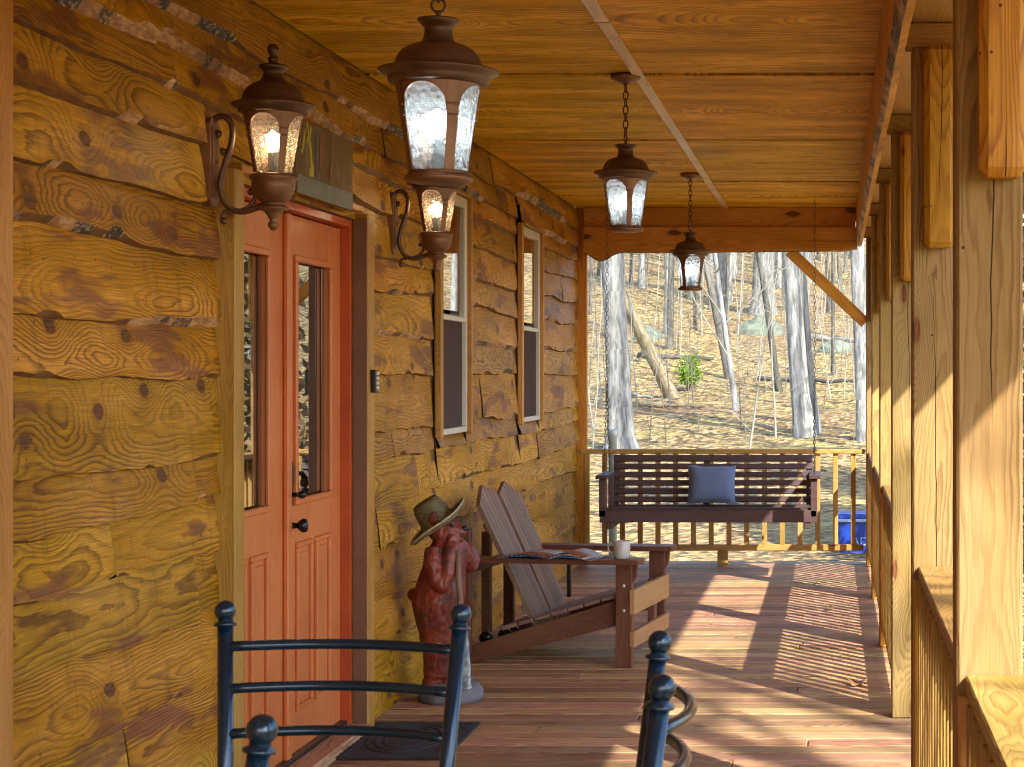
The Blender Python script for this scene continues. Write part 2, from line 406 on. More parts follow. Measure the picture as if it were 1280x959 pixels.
def straw():
    t = NT('woven_straw'); u, v, r1, r2, orn = t.uvs()
    co = t.n('ShaderNodeTexCoord').outputs['Object']
    w = t.n('ShaderNodeTexWave', {'Vector': co, 'Scale': 38.0, 'Distortion': 1.5, 'Detail': 2.0}, bands_direction='Z').outputs['Fac']
    n = t.noise(co, 25.0, 4.0, .6)
    col = t.mix(t.map(n, .3, .7), (.11, .095, .045), (.23, .20, .11))
    col = t.mix(t.ma('MULTIPLY', w, .35), col, (.06, .05, .02))
    return t.pbr(col, .8, 0, t.ma('ADD', w, n), .6, .004)
M['straw'] = straw()
M['strawrim'] = plain('straw_rim', (.42, .36, .24), .8, nscale=40, namt=.3)

def blade_paint():
    t = NT('blade_paint'); co = t.n('ShaderNodeTexCoord').outputs['Object']
    n = t.noise(co, 18.0, 5.0, .7)
    col = t.mix(t.map(n, .42, .58), (.13, .20, .27), (.48, .53, .57))
    return t.pbr(col, .6, 0, n, .6, .008)
M['blade'] = blade_paint()

def glass(name, tint, refl_boost=1.0):
    t = NT(name)
    fr = t.n('ShaderNodeFresnel', {'IOR': 1.6}).outputs[0]
    fr = t.ma('MULTIPLY', fr, refl_boost, clamp=True)
    tr = t.n('ShaderNodeBsdfTransparent', {0: (*tint, 1)}); gl = t.n('ShaderNodeBsdfGlossy', {'Roughness': .01, 'Color': (.95, .97, 1, 1)})
    mx = t.n('ShaderNodeMixShader', {0: fr, 1: tr.outputs[0], 2: gl.outputs[0]})
    t.t.links.new(mx.outputs[0], t.out.inputs[0]); return t.m
M['pane'] = glass('window_glass', (.55, .52, .5), 1.9)
def screen():
    t = NT('insect_screen')
    tr = t.n('ShaderNodeBsdfTransparent', {0: (.8, .8, .8, 1)}); df = t.n('ShaderNodeBsdfDiffuse', {0: (.115, .085, .085, 1)})
    mx = t.n('ShaderNodeMixShader', {0: .85, 1: tr.outputs[0], 2: df.outputs[0]})
    t.t.links.new(mx.outputs[0], t.out.inputs[0]); return t.m
M['screen'] = screen()

def lamp_glass(name, tint, tlm=.24):
    t = NT(name); co = t.n('ShaderNodeTexCoord').outputs['Object']
    vo = t.n('ShaderNodeTexVoronoi', {'Vector': co, 'Scale': 75.0}, feature='SMOOTH_F1').outputs['Distance']
    h = t.ma('ADD', vo, t.ma('MULTIPLY', t.noise(co, 40.0, 2.0), .5))
    b = t.n('ShaderNodeBump', {'Height': h, 'Strength': 1.0, 'Distance': .014}).outputs[0]
    tr = t.n('ShaderNodeBsdfTransparent', {0: (*tint, 1)})
    tl = t.n('ShaderNodeBsdfTranslucent', {0: (*tint, 1), 'Normal': b})
    gl = t.n('ShaderNodeBsdfGlossy', {0: (*tint, 1), 'Roughness': .06, 'Normal': b})
    rf = t.n('ShaderNodeBsdfRefraction', {0: (*tint, 1), 'Roughness': .12, 'IOR': 1.25, 'Normal': b})
    a = t.n('ShaderNodeMixShader', {0: .62, 1: tr.outputs[0], 2: rf.outputs[0]})
    a2 = t.n('ShaderNodeMixShader', {0: tlm, 1: a.outputs[0], 2: tl.outputs[0]})
    fr = t.n('ShaderNodeFresnel', {'IOR': 1.5, 'Normal': b}).outputs[0]
    a3 = t.n('ShaderNodeMixShader', {0: fr, 1: a2.outputs[0], 2: gl.outputs[0]})
    t.t.links.new(a3.outputs[0], t.out.inputs[0]); return t.m
M['lglass_c'] = lamp_glass('hammered_glass_clear', (.86, .93, .95))
M['lglass_w'] = lamp_glass('hammered_glass_amber', (.94, .90, .76), .08)
def emit(name, col, s):
    t = NT(name); e = t.n('ShaderNodeEmission', {0: (*col, 1), 1: s}); t.t.links.new(e.outputs[0], t.out.inputs[0]); return t.m
M['bulb_c'] = emit('bulb_cool', (.80, .93, 1.0), 14)
M['bulb_w'] = emit('bulb_warm', (1.0, .82, .58), 16)
M['candle'] = plain('candle_sleeve', (.5, .5, .46), .5, namt=.05)

def bark(name, a, b, sc=1.0):
    t = NT(name); u, v, r1, r2, orn = t.uvs()
    p = t.comb(t.ma('MULTIPLY', u, 2.2*sc), t.ma('MULTIPLY_ADD', v, 16.0*sc, t.ma('MULTIPLY', r1, 9.0)), orn)
    n = t.noise(p, 1.0, 6.0, .7)
    n2 = t.noise(t.comb(t.ma('MULTIPLY', u, .9), t.ma('MULTIPLY', v, 2.0), t.ma('MULTIPLY', orn, 30.0)), 1.0, 4.0, .6)
    col = t.mix(t.map(n, .38, .62), a, b)
    col = t.mix(t.map(n2, .5, .7, 0, .5), col, (.20, .19, .15))
    hsv = t.n('ShaderNodeHueSaturation', {'Value': t.map(orn, 0, 1, .75, 1.15, False), 'Color': col})
    return t.pbr(hsv.outputs[0], .85, 0, n, .9, .03)
M['bark_grey'] = bark('grey_bark', (.12, .12, .117), (.31, .315, .315))
M['bark_dark'] = bark('dark_bark', (.045, .045, .04), (.14, .13, .115))
M['bark_tan'] = bark('bare_dead_wood', (.16, .125, .07), (.34, .285, .18))
M['twig'] = plain('twig', (.17, .15, .12), .8, namt=.3)
M['twigpale'] = plain('pale_twig', (.26, .25, .21), .8, namt=.25)

def leaves_mat(name, c0, c1):
    t = NT(name); u, v, r1, r2, orn = t.uvs()
    col = t.mix(r1, c0, c1)
    d = t.n('ShaderNodeBsdfDiffuse', {0: col}); tl = t.n('ShaderNodeBsdfTranslucent', {0: col})
    mx = t.n('ShaderNodeMixShader', {0: .35, 1: d.outputs[0], 2: tl.outputs[0]})
    t.t.links.new(mx.outputs[0], t.out.inputs[0]); return t.m
M['shrubleaf'] = leaves_mat('shrub_leaves', (.06, .15, .010), (.22, .36, .03))
M['shadeleaf'] = leaves_mat('shade_tree_tan_leaves', (.20, .12, .055), (.44, .31, .17))

def ground_mat():
    t = NT('leaf_litter'); co = t.n('ShaderNodeTexCoord').outputs['Object']
    sp = t.n('ShaderNodeSeparateXYZ', {0: co})
    big = t.noise(co, .16, 4.0, .6); mid = t.noise(co, .9, 5.0, .65)
    st = t.noise(t.comb(t.ma('MULTIPLY', sp.outputs[0], .5), t.ma('MULTIPLY', sp.outputs[1], .9), 0.0), 1.0, 4.0, .6)
    vo = t.n('ShaderNodeTexVoronoi', {'Vector': co, 'Scale': 9.0}); vc = t.n('ShaderNodeSeparateColor', {0: vo.outputs['Color']})
    vo2 = t.n('ShaderNodeTexVoronoi', {'Vector': co, 'Scale': 3.2}); vc2 = t.n('ShaderNodeSeparateColor', {0: vo2.outputs['Color']})
    ramp = t.n('ShaderNodeValToRGB', {0: vc.outputs[0]}); e = ramp.color_ramp.elements
    e[0].color = (.035, .022, .008, 1); e[1].color = (.58, .43, .22, 1)
    for (p, c) in ((.25, (.12, .076, .024)), (.5, (.31, .20, .066)), (.8, (.50, .35, .135))):
        q = e.new(p); q.color = (*c, 1)
    col = t.mix(t.map(vc2.outputs[1], .3, .9, 0, .4), ramp.outputs[0], (.24, .14, .055))
    col = t.mix(t.map(mid, .50, .66, 0, .6), col, (.30, .26, .07))
    drk = t.noise(co, 2.2, 6.0, .72)
    col = t.mix(t.map(drk, .53, .66, 0, .8), col, (.055, .04, .022))
    col = t.mix(t.map(big, .52, .68, 0, .5), col, (.20, .10, .05))
    col = t.mix(t.map(st, .6, .72, 0, .55), col, (.09, .06, .035))
    return t.pbr(col, .9, 0, t.ma('MULTIPLY_ADD', vo.outputs['Distance'], .6, mid), .9, .12)
M['ground'] = ground_mat()

# ------------------------------------------------------------------ terrain
HX = [(-60, -1.0), (12, -.75), (18.5, -.62), (22, -.56), (28, -.25), (35, .17), (45, .92), (55, 2.0), (65, 3.25), (80, 5.9), (96, 8.3), (125, 9.5), (400, 12.0)]
def terrain(x, y):
    for (a, b) in zip(HX, HX[1:]):
        if y <= b[0]:
            t = (y-a[0])/(b[0]-a[0]); z = a[1]+(b[1]-a[1])*max(0, t); break
    else: z = HX[-1][1]
    k = sstep(19, 34, y)
    z += k*(.22*pn(x*.12, y*.16, 3)+.10*pn(x*.5, y*.6, 9)) + .03*pn(x*.8, y*.8, 1)*sstep(16, 22, y)
    return z - .02*abs(x)*0 + .012*max(0, x-2)*sstep(20, 60, y)*4
def build_ground():
    xs = [-400, -200, -100, -60, -40] + [-30+i*.8 for i in range(76)] + [35, 45, 60, 100, 200, 400]
    ys = [-400, -200, -100, -50, -25, -10, 0, 8, 14] + [16+i*.7 for i in range(120)] + [104, 112, 125, 160, 250, 400]
    m = MB(); nx = len(xs)
    for y in ys:
        for x in xs: m.v.append((x, y, terrain(x, y)))
    for j in range(len(ys)-1):
        for i in range(nx-1):
            q = [j*nx+i, j*nx+i+1, (j+1)*nx+i+1, (j+1)*nx+i]
            m.face(q, [(m.v[k][0], m.v[k][1]) for k in q], 0, True)
    tag(m.build('ground', M['ground']), 'leaf covered brown ground rising to a wooded hillside', kind='structure')
build_ground()

# ------------------------------------------------------------------ dimensions
WX = -2.05          # face of the siding
CE = 2.862          # ceiling height
Y0, Y1 = -3.0, 15.12

# deck
def build_deck():
    m = MB(); y = Y0; w = .135; g = .009
    while y < 15.34:
        zj = rng.uniform(-.002, .001)
        joint = rng.choice([None, None, rng.uniform(-1.4, -.1)])
        spans = [(-2.12, .47)] if joint is None else [(-2.12, joint-.0015), (joint+.0015, .47)]
        for (a, b) in spans:
            m.box(((a+b)/2, y+w/2, -.02+zj), (b-a, w, .04), bev=.005, grain=0)
        y += w+g
    o = m.build('deck_floor', M['deck']); tag(o, 'reddish brown porch deck of boards laid across', kind='structure')
    m = MB()
    m.box((.452, 6.2, -.17), (.036, 18.4, .24)); m.box((-.83, 15.33, -.17), (2.6, .036, .24))
    for yy in range(-2, 16, 2):
        m.box((-.85, yy+.5, -.17), (2.5, .04, .24))
    o = m.build('deck_joists', M['rail']); tag(o, 'timber rim and joists under the porch deck', kind='structure')
build_deck()

# ------------------------------------------------------------------ cabin
cabin = thing('log_cabin', 'cabin wall of golden wavy edged plank siding with orange double door', 'cabin', (WX, 5, 0))
def to_cabin(o):
    o.parent = cabin; o.matrix_parent_inverse = Matrix.Translation((-WX, -5, 0)); return o

DO = (6.38, 8.06, 0.0, 2.20)                       # door opening y0,y1,z0,z1
WIN = [(9.78, 10.49, 1.215, 2.515), (12.32, 13.09, 1.215, 2.515)]
OPEN = [DO]+WIN+[(a-.15, a, c-.13, d+.13) for (a, b, c, d) in WIN]
def build_core():
    m = MB(); x = WX-.13; th = .2
    def b(y0, y1, z0, z1): m.box((x-.0, (y0+y1)/2, (z0+z1)/2), (th, y1-y0, z1-z0), bev=0.001)
    ys = [Y0, DO[0], DO[1], WIN[0][0], WIN[0][1], WIN[1][0], WIN[1][1], Y1-.02]
    for i in (0, 2, 4, 6): b(ys[i], ys[i+1], -.3, 3.2)
    for (a, c, z0, z1) in [DO]+WIN:
        b(a, c, z1, 3.2)
        if z0 > 0: b(a, c, -.3, z0)
    m.box((-9.0, 6.05, 1.45), (.2, 18.1, 3.5)); m.box((-5.5, Y0+.1, 1.45), (6.75, .2, 3.5)); m.box((-5.5, Y1-.14, 1.45), (6.75, .2, 3.5))
    m.box((-5.5, 6.0, -.1), (6.75, 17.6, .15)); m.box((-5.5, 6.0, 2.7), (6.75, 17.6, .1))
    m.box((-4.2, 5.2, 1.3), (.1, 8.0, 2.6))
    return to_cabin(m.build('wall', M['interior']))
build_core()

ROWS = [-.06, .15, .31, .52, .76, .95, 1.14, 1.27, 1.53, 1.71, 1.916, 2.075, 2.27, 2.43, 2.55, 2.68, 2.90]
BARKY = {10: 1.0, 9: .8, 11: .25, 13: .35, 14: 1.0, 15: 1.0, 12: .3}
def build_siding():
    m = MB(); step = .03
    def e(k, y):
        s = k*7.31
        return ROWS[k] + .034*pn(y*.35, s) + .020*pn(y*1.3, s+3) + .009*pn(y*4.0, s+5) - .022*max(0, pn(y*.9, s+11)-.25)*2 + .0025*pn(y*18, s+1)
    for k in range(len(ROWS)-1):
        # joints
        cuts = [Y0]; y = Y0+rng.uniform(1, 4)
        while y < Y1-.6: cuts.append(y); y += rng.uniform(2.2, 4.4)
        cuts.append(Y1)
        for (ca, cb) in zip(cuts, cuts[1:]):
            brk = sorted({ca+.002, cb-.002} | {v for o in OPEN for v in (o[0], o[1]) if ca < v < cb})
            bd = (rng.random(), rng.random()); uoff = rng.random()*60; tilt = rng.uniform(-.012, .012); pj = rng.uniform(-.004, .006)
            for (a, b) in zip(brk, brk[1:]):
                ym = (a+b)/2; zlo, zhi = -9, 9; op = None
                for o in OPEN:
                    if o[0] <= ym <= o[1]: op = o
                zc = (ROWS[k]+ROWS[k+1])/2
                if op:
                    if zc > (op[2]+op[3])/2: zlo = op[3]
                    else:
                        zhi = op[2]
                        if op is DO: continue
                n = max(2, int((b-a)/step)); prev = None; pw = 0
                for i in range(n+1):
                    y = a+(b-a)*i/n
                    z0 = e(k, y)+tilt*(y-ym); z1 = e(k+1, y)+.03 if k < len(ROWS)-2 else CE+.01
                    z1 = min(z1, zhi, CE+.01); z0c = max(z0, zlo)
                    if z1-z0c < .012: prev = None; continue
                    br = BARKY.get(k, 0.0)
                    bw = .0025+.014*max(0, pn(y*1.9, k*3.1)+.02)+.018*sstep(.32, .5, pn(y*4.2, k*4.7)) + br*.028*sstep(.0, .28, pn(y*.55, k*5.7+2)+.16*pn(y*3, k)+br*.12-.02)
                    bw += (.012*sstep(.33, .5, pn(y*.7, k*9.1+40)))
                    bw = min(bw, (z1-z0c)*.5); wide = bw
                    if z0c > z0: bw = .003
                    p = .034+pj+.004*pn(y*1.1, k*2.2)+.0025*pn(y*7, k)
                    X = WX-.03
                    prof = [(X+.002, z0c+.0), (X+p*.45, z0c), (X+p, z0c+bw), (X+p*.8+.003*pn(y*2, k, 2), z0c+bw+(z1-z0c-bw)*.35), (X+p*.5, z0c+bw+(z1-z0c-bw)*.7), (X+.006, z1)]
                    ids = []
                    for (xx, zz) in prof: m.v.append((xx, y, zz)); ids.append(len(m.v)-1)
                    if prev:
                        py, pid = prev
                        for q in range(5):
                            f = [pid[q], ids[q], ids[q+1], pid[q+1]]
                            uv = [(m.v[w][1]+uoff, m.v[w][2]-zc) for w in f]
                            m.face(f, uv, (1 if max(wide, pw) > .021 else 2) if q <= 1 else 0, q != 2 and q != 1, bd)
                    prev = (y, ids); pw = wide
    return to_cabin(m.build('siding', [M['siding'], M['bark'], M['edge']]))
build_siding()

def cab_box(name, mat, boxes, parent=None, **kw):
    m = MB()
    for (c, d) in boxes: m.box(c, d, **kw)
    o = m.build(name, mat)
    if parent is None: return to_cabin(o)
    o.parent = parent; o.matrix_parent_inverse = Matrix.Translation((-WX, -5, 0)); return o

# left trim, corner trim
cab_box('trim_board', M['trim'], [((-2.02, 4.515, 1.43), (.05, .12, 2.86))])
cab_box('trim_board', M['beam'], [((-2.03, 15.112, 1.437), (.10, .056, 2.868))])
# door surround
cab_box('door_casing', M['trim'], [((-2.035, 6.325, 1.115), (.075, .10, 2.23)), ((-2.035, 8.125, 1.115), (.075, .115, 2.23)), ((-2.04, 7.215, 2.245), (.065, 1.66, .028))])
cab_box('casing_return_or_gap_shade', M['brown'], [((-2.032, 8.064, 1.11), (.062, .004, 2.20))])
cab_box('casing_return_or_gap_shade', M['brown'], [((-2.032, 6.378, 1.11), (.062, .004, 2.20))])
cab_box('door_frame', M['jamb'], [((-2.12, 6.385, 1.1), (.11, .016, 2.2)), ((-2.12, 8.052, 1.1), (.11, .018, 2.2)), ((-2.12, 7.22, 2.183), (.11, 1.65, .03))], bev=.001)
cab_box('threshold', M['deck'], [((-2.05, 7.22, .022), (.13, 1.66, .045))])
cab_box('sill_strip', M['black'], [((-2.105, 7.22, .05), (.05, 1.65, .02))])

def door_leaf(y0, y1, gy0, gy1, right):
    zb, zt = .06, 2.162; gz0, gz1 = 1.05, 1.985; xf = -2.11; th = .044
    m = MB(); xc = xf-th/2
    def b(a, c, z0, z1, dx=0, dep=th): m.box((xc+dx, (a+c)/2, (z0+z1)/2), (dep, c-a, z1-z0), bev=.002)
    b(y0, gy0, zb, zt); b(gy1, y1, zb, zt); b(gy0, gy1, gz1, zt); b(gy0, gy1, zb, gz0)
    d = to_cabin(m.build('door', M['door']))
    def sub(mm, name, mat):
        o = mm.build(name, mat, d); o.matrix_parent_inverse = d.matrix_parent_inverse.copy() if False else Matrix.Identity(4); return o
    # glass moulding
    m = MB(); w = .022
    for (a, c, z0, z1) in ((gy0-w, gy1+w, gz1-.004, gz1+w), (gy0-w, gy1+w, gz0-w, gz0+.004), (gy0-w, gy0+.004, gz0+.004, gz1-.004), (gy1-.004, gy1+w, gz0+.004, gz1-.004)):
        m.box((xf+.006, (a+c)/2, (z0+z1)/2), (.016, c-a, z1-z0), bev=.006)
    sub(m, 'glass_moulding', M['door'])
    m = MB(); m.box((xc, (gy0+gy1)/2, (gz0+gz1)/2), (.012, gy1-gy0, gz1-gz0), bev=.0005); sub(m, 'glass_pane', M['pane'])
    for i in range(2):
        wd = (gy1-gy0-.06)/2; a = gy0+.0+i*(wd+.06); c = a+wd
        z0, z1 = .22, .88
        m = MB()
        for (p, q, r0, r1) in ((a, c, z1-.02, z1), (a, c, z0, z0+.02), (a, a+.02, z0+.02, z1-.02), (c-.02, c, z0+.02, z1-.02)):
            m.box((xf+.006, (p+q)/2, (r0+r1)/2), (.016, q-p, r1-r0), bev=.006)
        m.box((xf+.002, (a+c)/2, (z0+z1)/2), (.008, c-a-.085, z1-z0-.085), bev=.0035)
        sub(m, 'raised_panel', M['door'])
    if right:
        m = MB(); m.box((xf+.006, y0+.06, 1.115), (.010, .055, .17), bev=.004)
        m.box((xf+.014, y0+.06, 1.15), (.012, .034, .07), bev=.004)
        m.tube([(xf+.01, y0+.06, 1.075), (xf+.05, y0+.06, 1.075)], .009, 10); m.sphere((xf+.052, y0+.062, 1.075), .016)
        sub(m, 'keypad_lock', M['black'])
        m = MB(); m.lathe([(.03, 0), (.03, .006), (.012, .010), (.011, .035), (.02, .042), (.028, .056), (.024, .07), (.0, .074)], (xf, y0+.06, .955), 20, M=Matrix.Rotation(R(90), 3, 'Y'))
        sub(m, 'door_knob', M['black'])
        m = MB(); m.box((xf+.012, y0+.004, 1.11), (.022, .05, zt-zb), bev=.006); sub(m, 'astragal', M['door'])
    return d
door_leaf(6.397, 7.212, 6.52, 6.985, False)
door_leaf(7.219, 8.040, 7.365, 7.85, True)

def build_window(y0, y1, z0, z1):
    m = MB(); xf = WX-.008
    t = .032
    def fr(mm, a, c, p, q, w, x, d):
        for (s0, s1, r0, r1) in ((a, c, q-w, q), (a, c, p, p+w), (a, a+w, p+w, q-w), (c-w, c, p+w, q-w)):
            mm.box((x, (s0+s1)/2, (r0+r1)/2), (d, s1-s0, r1-r0), bev=.003)
    fr(m, y0+.002, y1-.002, z0+.002, z1-.002, t, xf-.03, .09)
    w = to_cabin(m.build('window', M['vinyl']))
    zm = z0+(z1-z0)*.485
    m = MB(); fr(m, y0+t, y1-t, zm-.02, z1-t, .026, xf-.005, .035); o = m.build('upper_sash', M['vinyl'], w)
    m = MB(); fr(m, y0+t, y1-t, z0+t, zm+.018, .026, xf-.045, .035); o = m.build('lower_sash', M['vinyl'], w)
    m = MB(); m.box((xf-.006, (y0+y1)/2, (zm+z1)/2), (.008, y1-y0-.09, z1-zm-.07), bev=.0005); m.build('glass_pane', M['pane'], w)
    m = MB(); m.box((xf-.046, (y0+y1)/2, (zm+z0)/2), (.008, y1-y0-.09, zm-z0-.07), bev=.0005); m.build('glass_pane', M['pane'], w)
    m = MB(); m.box((xf-.010, (y0+y1)/2, (zm+z0)/2), (.002, y1-y0-.066, zm-z0-.04), bev=.0003); m.build('insect_screen', M['screen'], w)
    # casings: boards running past head and sill
    cab_box('window_casing', M['trim'], [((-2.045, y0-.032, (z0+z1)/2-.0), (.034, .060, z1-z0+.02))])
    cab_box('casing_return_or_gap_shade', M['edge'], [((-2.082, y0-.075, (z0+z1)/2), (.008, .148, z1-z0+.25))])  # dark backing strip: shade of the open gap put into its colour
    cab_box('window_casing', M['trim'], [((-2.035, y1+.022, (z0+z1)/2+.0), (.03, .04, z1-z0+.02)), ((-2.035, (y0+y1)/2, z1+.012), (.03, y1-y0+.004, .022))])
for wv in WIN: build_window(*wv)

# cabin roof (over the room) and gable
m = MB()
m.prism([(-9.6, 2.72), (-5.5, 5.3), (-2.0, 3.15), (-2.0, 3.25), (-5.5, 5.42), (-9.6, 2.84)], 1, Y0-.3, Y1+.3)
m.prism([(-9.0, 3.0), (-2.1, 3.1), (-5.5, 5.25)], 1, Y1-.16, Y1-.04); m.prism([(-9.0, 3.0), (-2.1, 3.1), (-5.5, 5.25)], 1, Y0+.04, Y0+.16)
to_cabin(m.build('roof', M['roofing']))

# keypad box by the door
k = thing('doorbell_box', 'small black and white keypad box fixed beside the orange door', 'doorbell', (-1.99, 8.125, 1.51))
m = MB(); m.box((0.007, 0, 0), (.022, .045, .10), bev=.004); m.build('case', M['black'], k)
m = MB()
for i in range(4): m.box((.020, .0, .034-.021*i), (.006, .034, .013), bev=.002)
m.build('button_strip', M['vinyl'], k)

# weathered sign above the door
sg = thing('painted_sign', 'weathered plank sign with yellow marks and grey lower band above the door', 'sign', (-2.0, 7.41, 2.36))
m = MB()
m.box((-.012, -.17, 0.01), (.022, .475, .27), grain=2, bev=.003); m.box((-.010, .24, 0.004), (.022, .335, .285), grain=2, bev=.003)
m.build('plank', M['signwood'], sg)
m = MB(); m.box((.0005, 0, -.105), (.006, .80, .072)); m.build('grey_band', M['greyband'], sg)
m = MB()
def glyph(y, z, pts):
    m.prism([(y+a, z+b) for (a, b) in pts], 0, -.0012, .0022)
glyph(-.325, .07, [(-.03, -.045), (-.01, -.04), (.0, -.005), (.012, .03), (.035, .045), (.02, .02), (.012, -.02), (-.012, -.06)])
glyph(-.245, .088, [(-.035, .045), (-.02, .055), (.0, .01), (.022, .05), (.034, .03), (.012, -.01), (.03, -.045), (.008, -.05), (-.008, -.01), (-.028, -.04), (-.036, -.02), (-.014, .008)])
glyph(-.215, -.01, [(-.02, .05), (.006, .055), (.012, .01), (.03, -.01), (.03, -.05), (-.028, -.055), (-.03, -.03), (-.008, -.02), (-.012, .01)])
m.build('yellow_mark', M['yellow'], sg)
m = MB(); m.prism([(-.16, -.06), (-.13, -.06), (-.12, .11), (-.155, .11)], 0, -.0014, .0018); m.build('blue_stripe', M['bluepaint'], sg)
m = MB(); m.prism([(-.10, -.02), (-.075, -.03), (-.05, .12), (-.09, .12)], 0, -.0014, .0018); m.build('red_stripe', M['redpaint'], sg)
m = MB(); m.prism([(.04, -.05), (.065, -.05), (.07, .0), (.045, .01)], 0, .0, .0030); m.build('red_stripe', M['redpaint'], sg)

# ------------------------------------------------------------------ porch roof
roof = thing('porch_roof', 'porch ceiling of golden plywood sheets with a pale batten', 'porch roof', (0, 6, CE))
def to_roof(o): o.parent = roof; o.matrix_parent_inverse = Matrix.Translation((0, -6, -CE)); return o
seams = [-3.0, -1.5, .86, 3.22, 5.76, 8.30, 10.65, 13.0, 15.2]
for (a, b) in zip(seams, seams[1:]):
    for (x0, x1) in ((-2.06, -.865), (-.858, .22)):
        m = MB(); n = 14
        dz = rng.uniform(0, .003)
        m.box(((x0+x1)/2, (a+b)/2, CE+.008+dz), (x1-x0-.002, b-a-.07, .016), grain=0, bev=.002)
        to_roof(m.build('ceiling_sheet', M['ply']))
m = MB(); m.box((-.92, 6.1, CE+.04), (2.3, 18.3, .02)); to_roof(m.build('roof_deck', M['black']))
m = MB(); m.box((-.862, 2.0, CE-.004), (.052, 10.0, .011), bev=.003); m.box((-.86, 11.0, CE-.005), (.05, 7.95, .011), bev=.003)
to_roof(m.build('batten', M['batten']))
m = MB(); m.box((.74, 6.1, 2.715), (1.03, 18.6, .018), grain=1); to_roof(m.build('soffit', M['soffit']))
m = MB(); m.box((1.265, 6.1, 2.70), (.035, 18.6, .18)); to_roof(m.build('fascia', M['rail']))
POSTY = [-.47, 1.75, 3.97, 6.19, 8.41, 10.63, 12.85, 15.0]
for y in POSTY:
    m = MB(); m.box((.74, y+.06, 2.662), (1.0, .085, .084)); to_roof(m.build('joist', M['rail']))
m = MB(); m.prism([(1.32, 2.76), (-2.1, 3.16), (-2.1, 3.26), (1.32, 2.82)], 1, Y0-.3, Y1+.3); m.box((-.4, Y1+.2, 2.9), (3.2, .03, .25)); to_roof(m.build('roof_panel', M['roofing']))

def live_beam(name, label, a, b, fixed, z0, z1, th, axis, mat, seed, amp=.02, bark=1.0, ends=0.0):
    """live-edge board; axis 1: runs along Y at X=fixed (front face -X); axis 0: along X at Y=fixed (front face -Y)"""
    o = thing(name, label, 'beam', (fixed, a, z1) if axis == 1 else (a, fixed, z1))
    m = MB(); mb = MB(); n = int(abs(b-a)/.03); prev = None
    for i in range(n+1):
        t = a+(b-a)*i/n
        zb = z0+amp*pn(t*.8, seed)+amp*.5*pn(t*2.7, seed+4)+.003*pn(t*14, seed)
        if ends: zb += ends_fn(t, a, b)
        bw = bark*(.006+.022*sstep(-.1, .3, pn(t*.9, seed+8)))+.004
        pr = [(th, z1), (0, z1), (0, zb+bw), (th*.45, zb), (th, zb+.004)]
        ids = []
        for (d, z) in pr:
            p = (fixed+d, t, z) if axis == 1 else (t, fixed+d, z)
            q = Vector(p)-Vector(o.location); m.v.append(tuple(q)); ids.append(len(m.v)-1)
        if prev:
            for q in range(5):
                q2 = (q+1) % 5
                f = [prev[1][q], ids[q], ids[q2], prev[1][q2]]
                if axis == 0: f.reverse()
                uv = []
                for w in f:
                    tt = m.v[w][1] if axis == 1 else m.v[w][0]
                    uv.append((tt+seed, m.v[w][2]+.1))
                m.face(f, uv, 1 if q == 2 else 0, q == 2, (.3, .6))
        else: first = ids
        prev = (t, ids)
    m.face(first if axis == 1 else first[::-1], [(0, 0)]*5); m.face(prev[1][::-1] if axis == 1 else prev[1], [(0, 0)]*5)
    m.build('timber', [mat, M['bark']], o)
    return o
def ends_fn(t, a, b):
    return -.075*math.exp(-((t+1.86)/.10)**2) + .02*sstep(.05, .2, t)
live_beam('eave_beam', 'long wavy barked timber beam along the outer ceiling edge', Y0, 15.0, .178, 2.545, CE-.001, .045, 1, M['beam'], 3.3, .022, 2.2)
live_beam('end_beam', 'upper straight brown board of the far end beam', -1.992, .176, 15.005, 2.685, CE-.002, .05, 0, M['beam'], 8.1, .004, .1)
live_beam('end_beam', 'lower wavy edged brown board of the far end beam', -1.992, .19, 14.975, 2.50, 2.702, .06, 0, M['beam'], 5.7, .018, .5, 1.0)

br = thing('corner_brace', 'diagonal brown timber brace between far beam and corner post', 'brace', (0, 15.06, 2.2))
m = MB(); Mx = Matrix.Rotation(R(45), 3, 'Y')
dv = Vector((.58, 0, -.55)); L = dv.length; ang = math.atan2(.55, .58)
m.box((-.05, 0, .03), (L+.04, .06, .09), M=Matrix.Rotation(ang, 3, 'Y'), grain=0); m.build('timber', M['beam'], br)

# ------------------------------------------------------------------ posts with hanging brackets
plabels = {3.97: 'thick pale pine porch post, largest and nearest in view', 6.19: 'pine porch post with dark knots beside the open step gap, second nearest',
           8.41: 'sunlit pine porch post standing clear past the railing gap, third in line', 10.63: 'slim looking porch post just behind the third in line, fourth along',
           12.85: 'fifth porch post along, narrow strip before the far corner', 15.0: 'far corner porch post where the end railing and brace meet',
           1.75: 'porch post beside the viewer just outside the picture', -.47: 'porch post behind the viewer outside the picture'}
blabels = {3.97: 'massive bracket timber with red knot hanging on the nearest post', 6.19: 'orange brown bracket board hanging on the second post',
           8.41: 'yellow bracket board hanging on the third post', 10.63: 'narrow bracket board hanging on the fourth post', 12.85: 'slim bracket board hanging on the fifth post',
           15.0: 'tiny bracket board hanging on the far corner post', 1.75: 'bracket board on the post beside the viewer', -.47: 'bracket board on the post behind the viewer'}
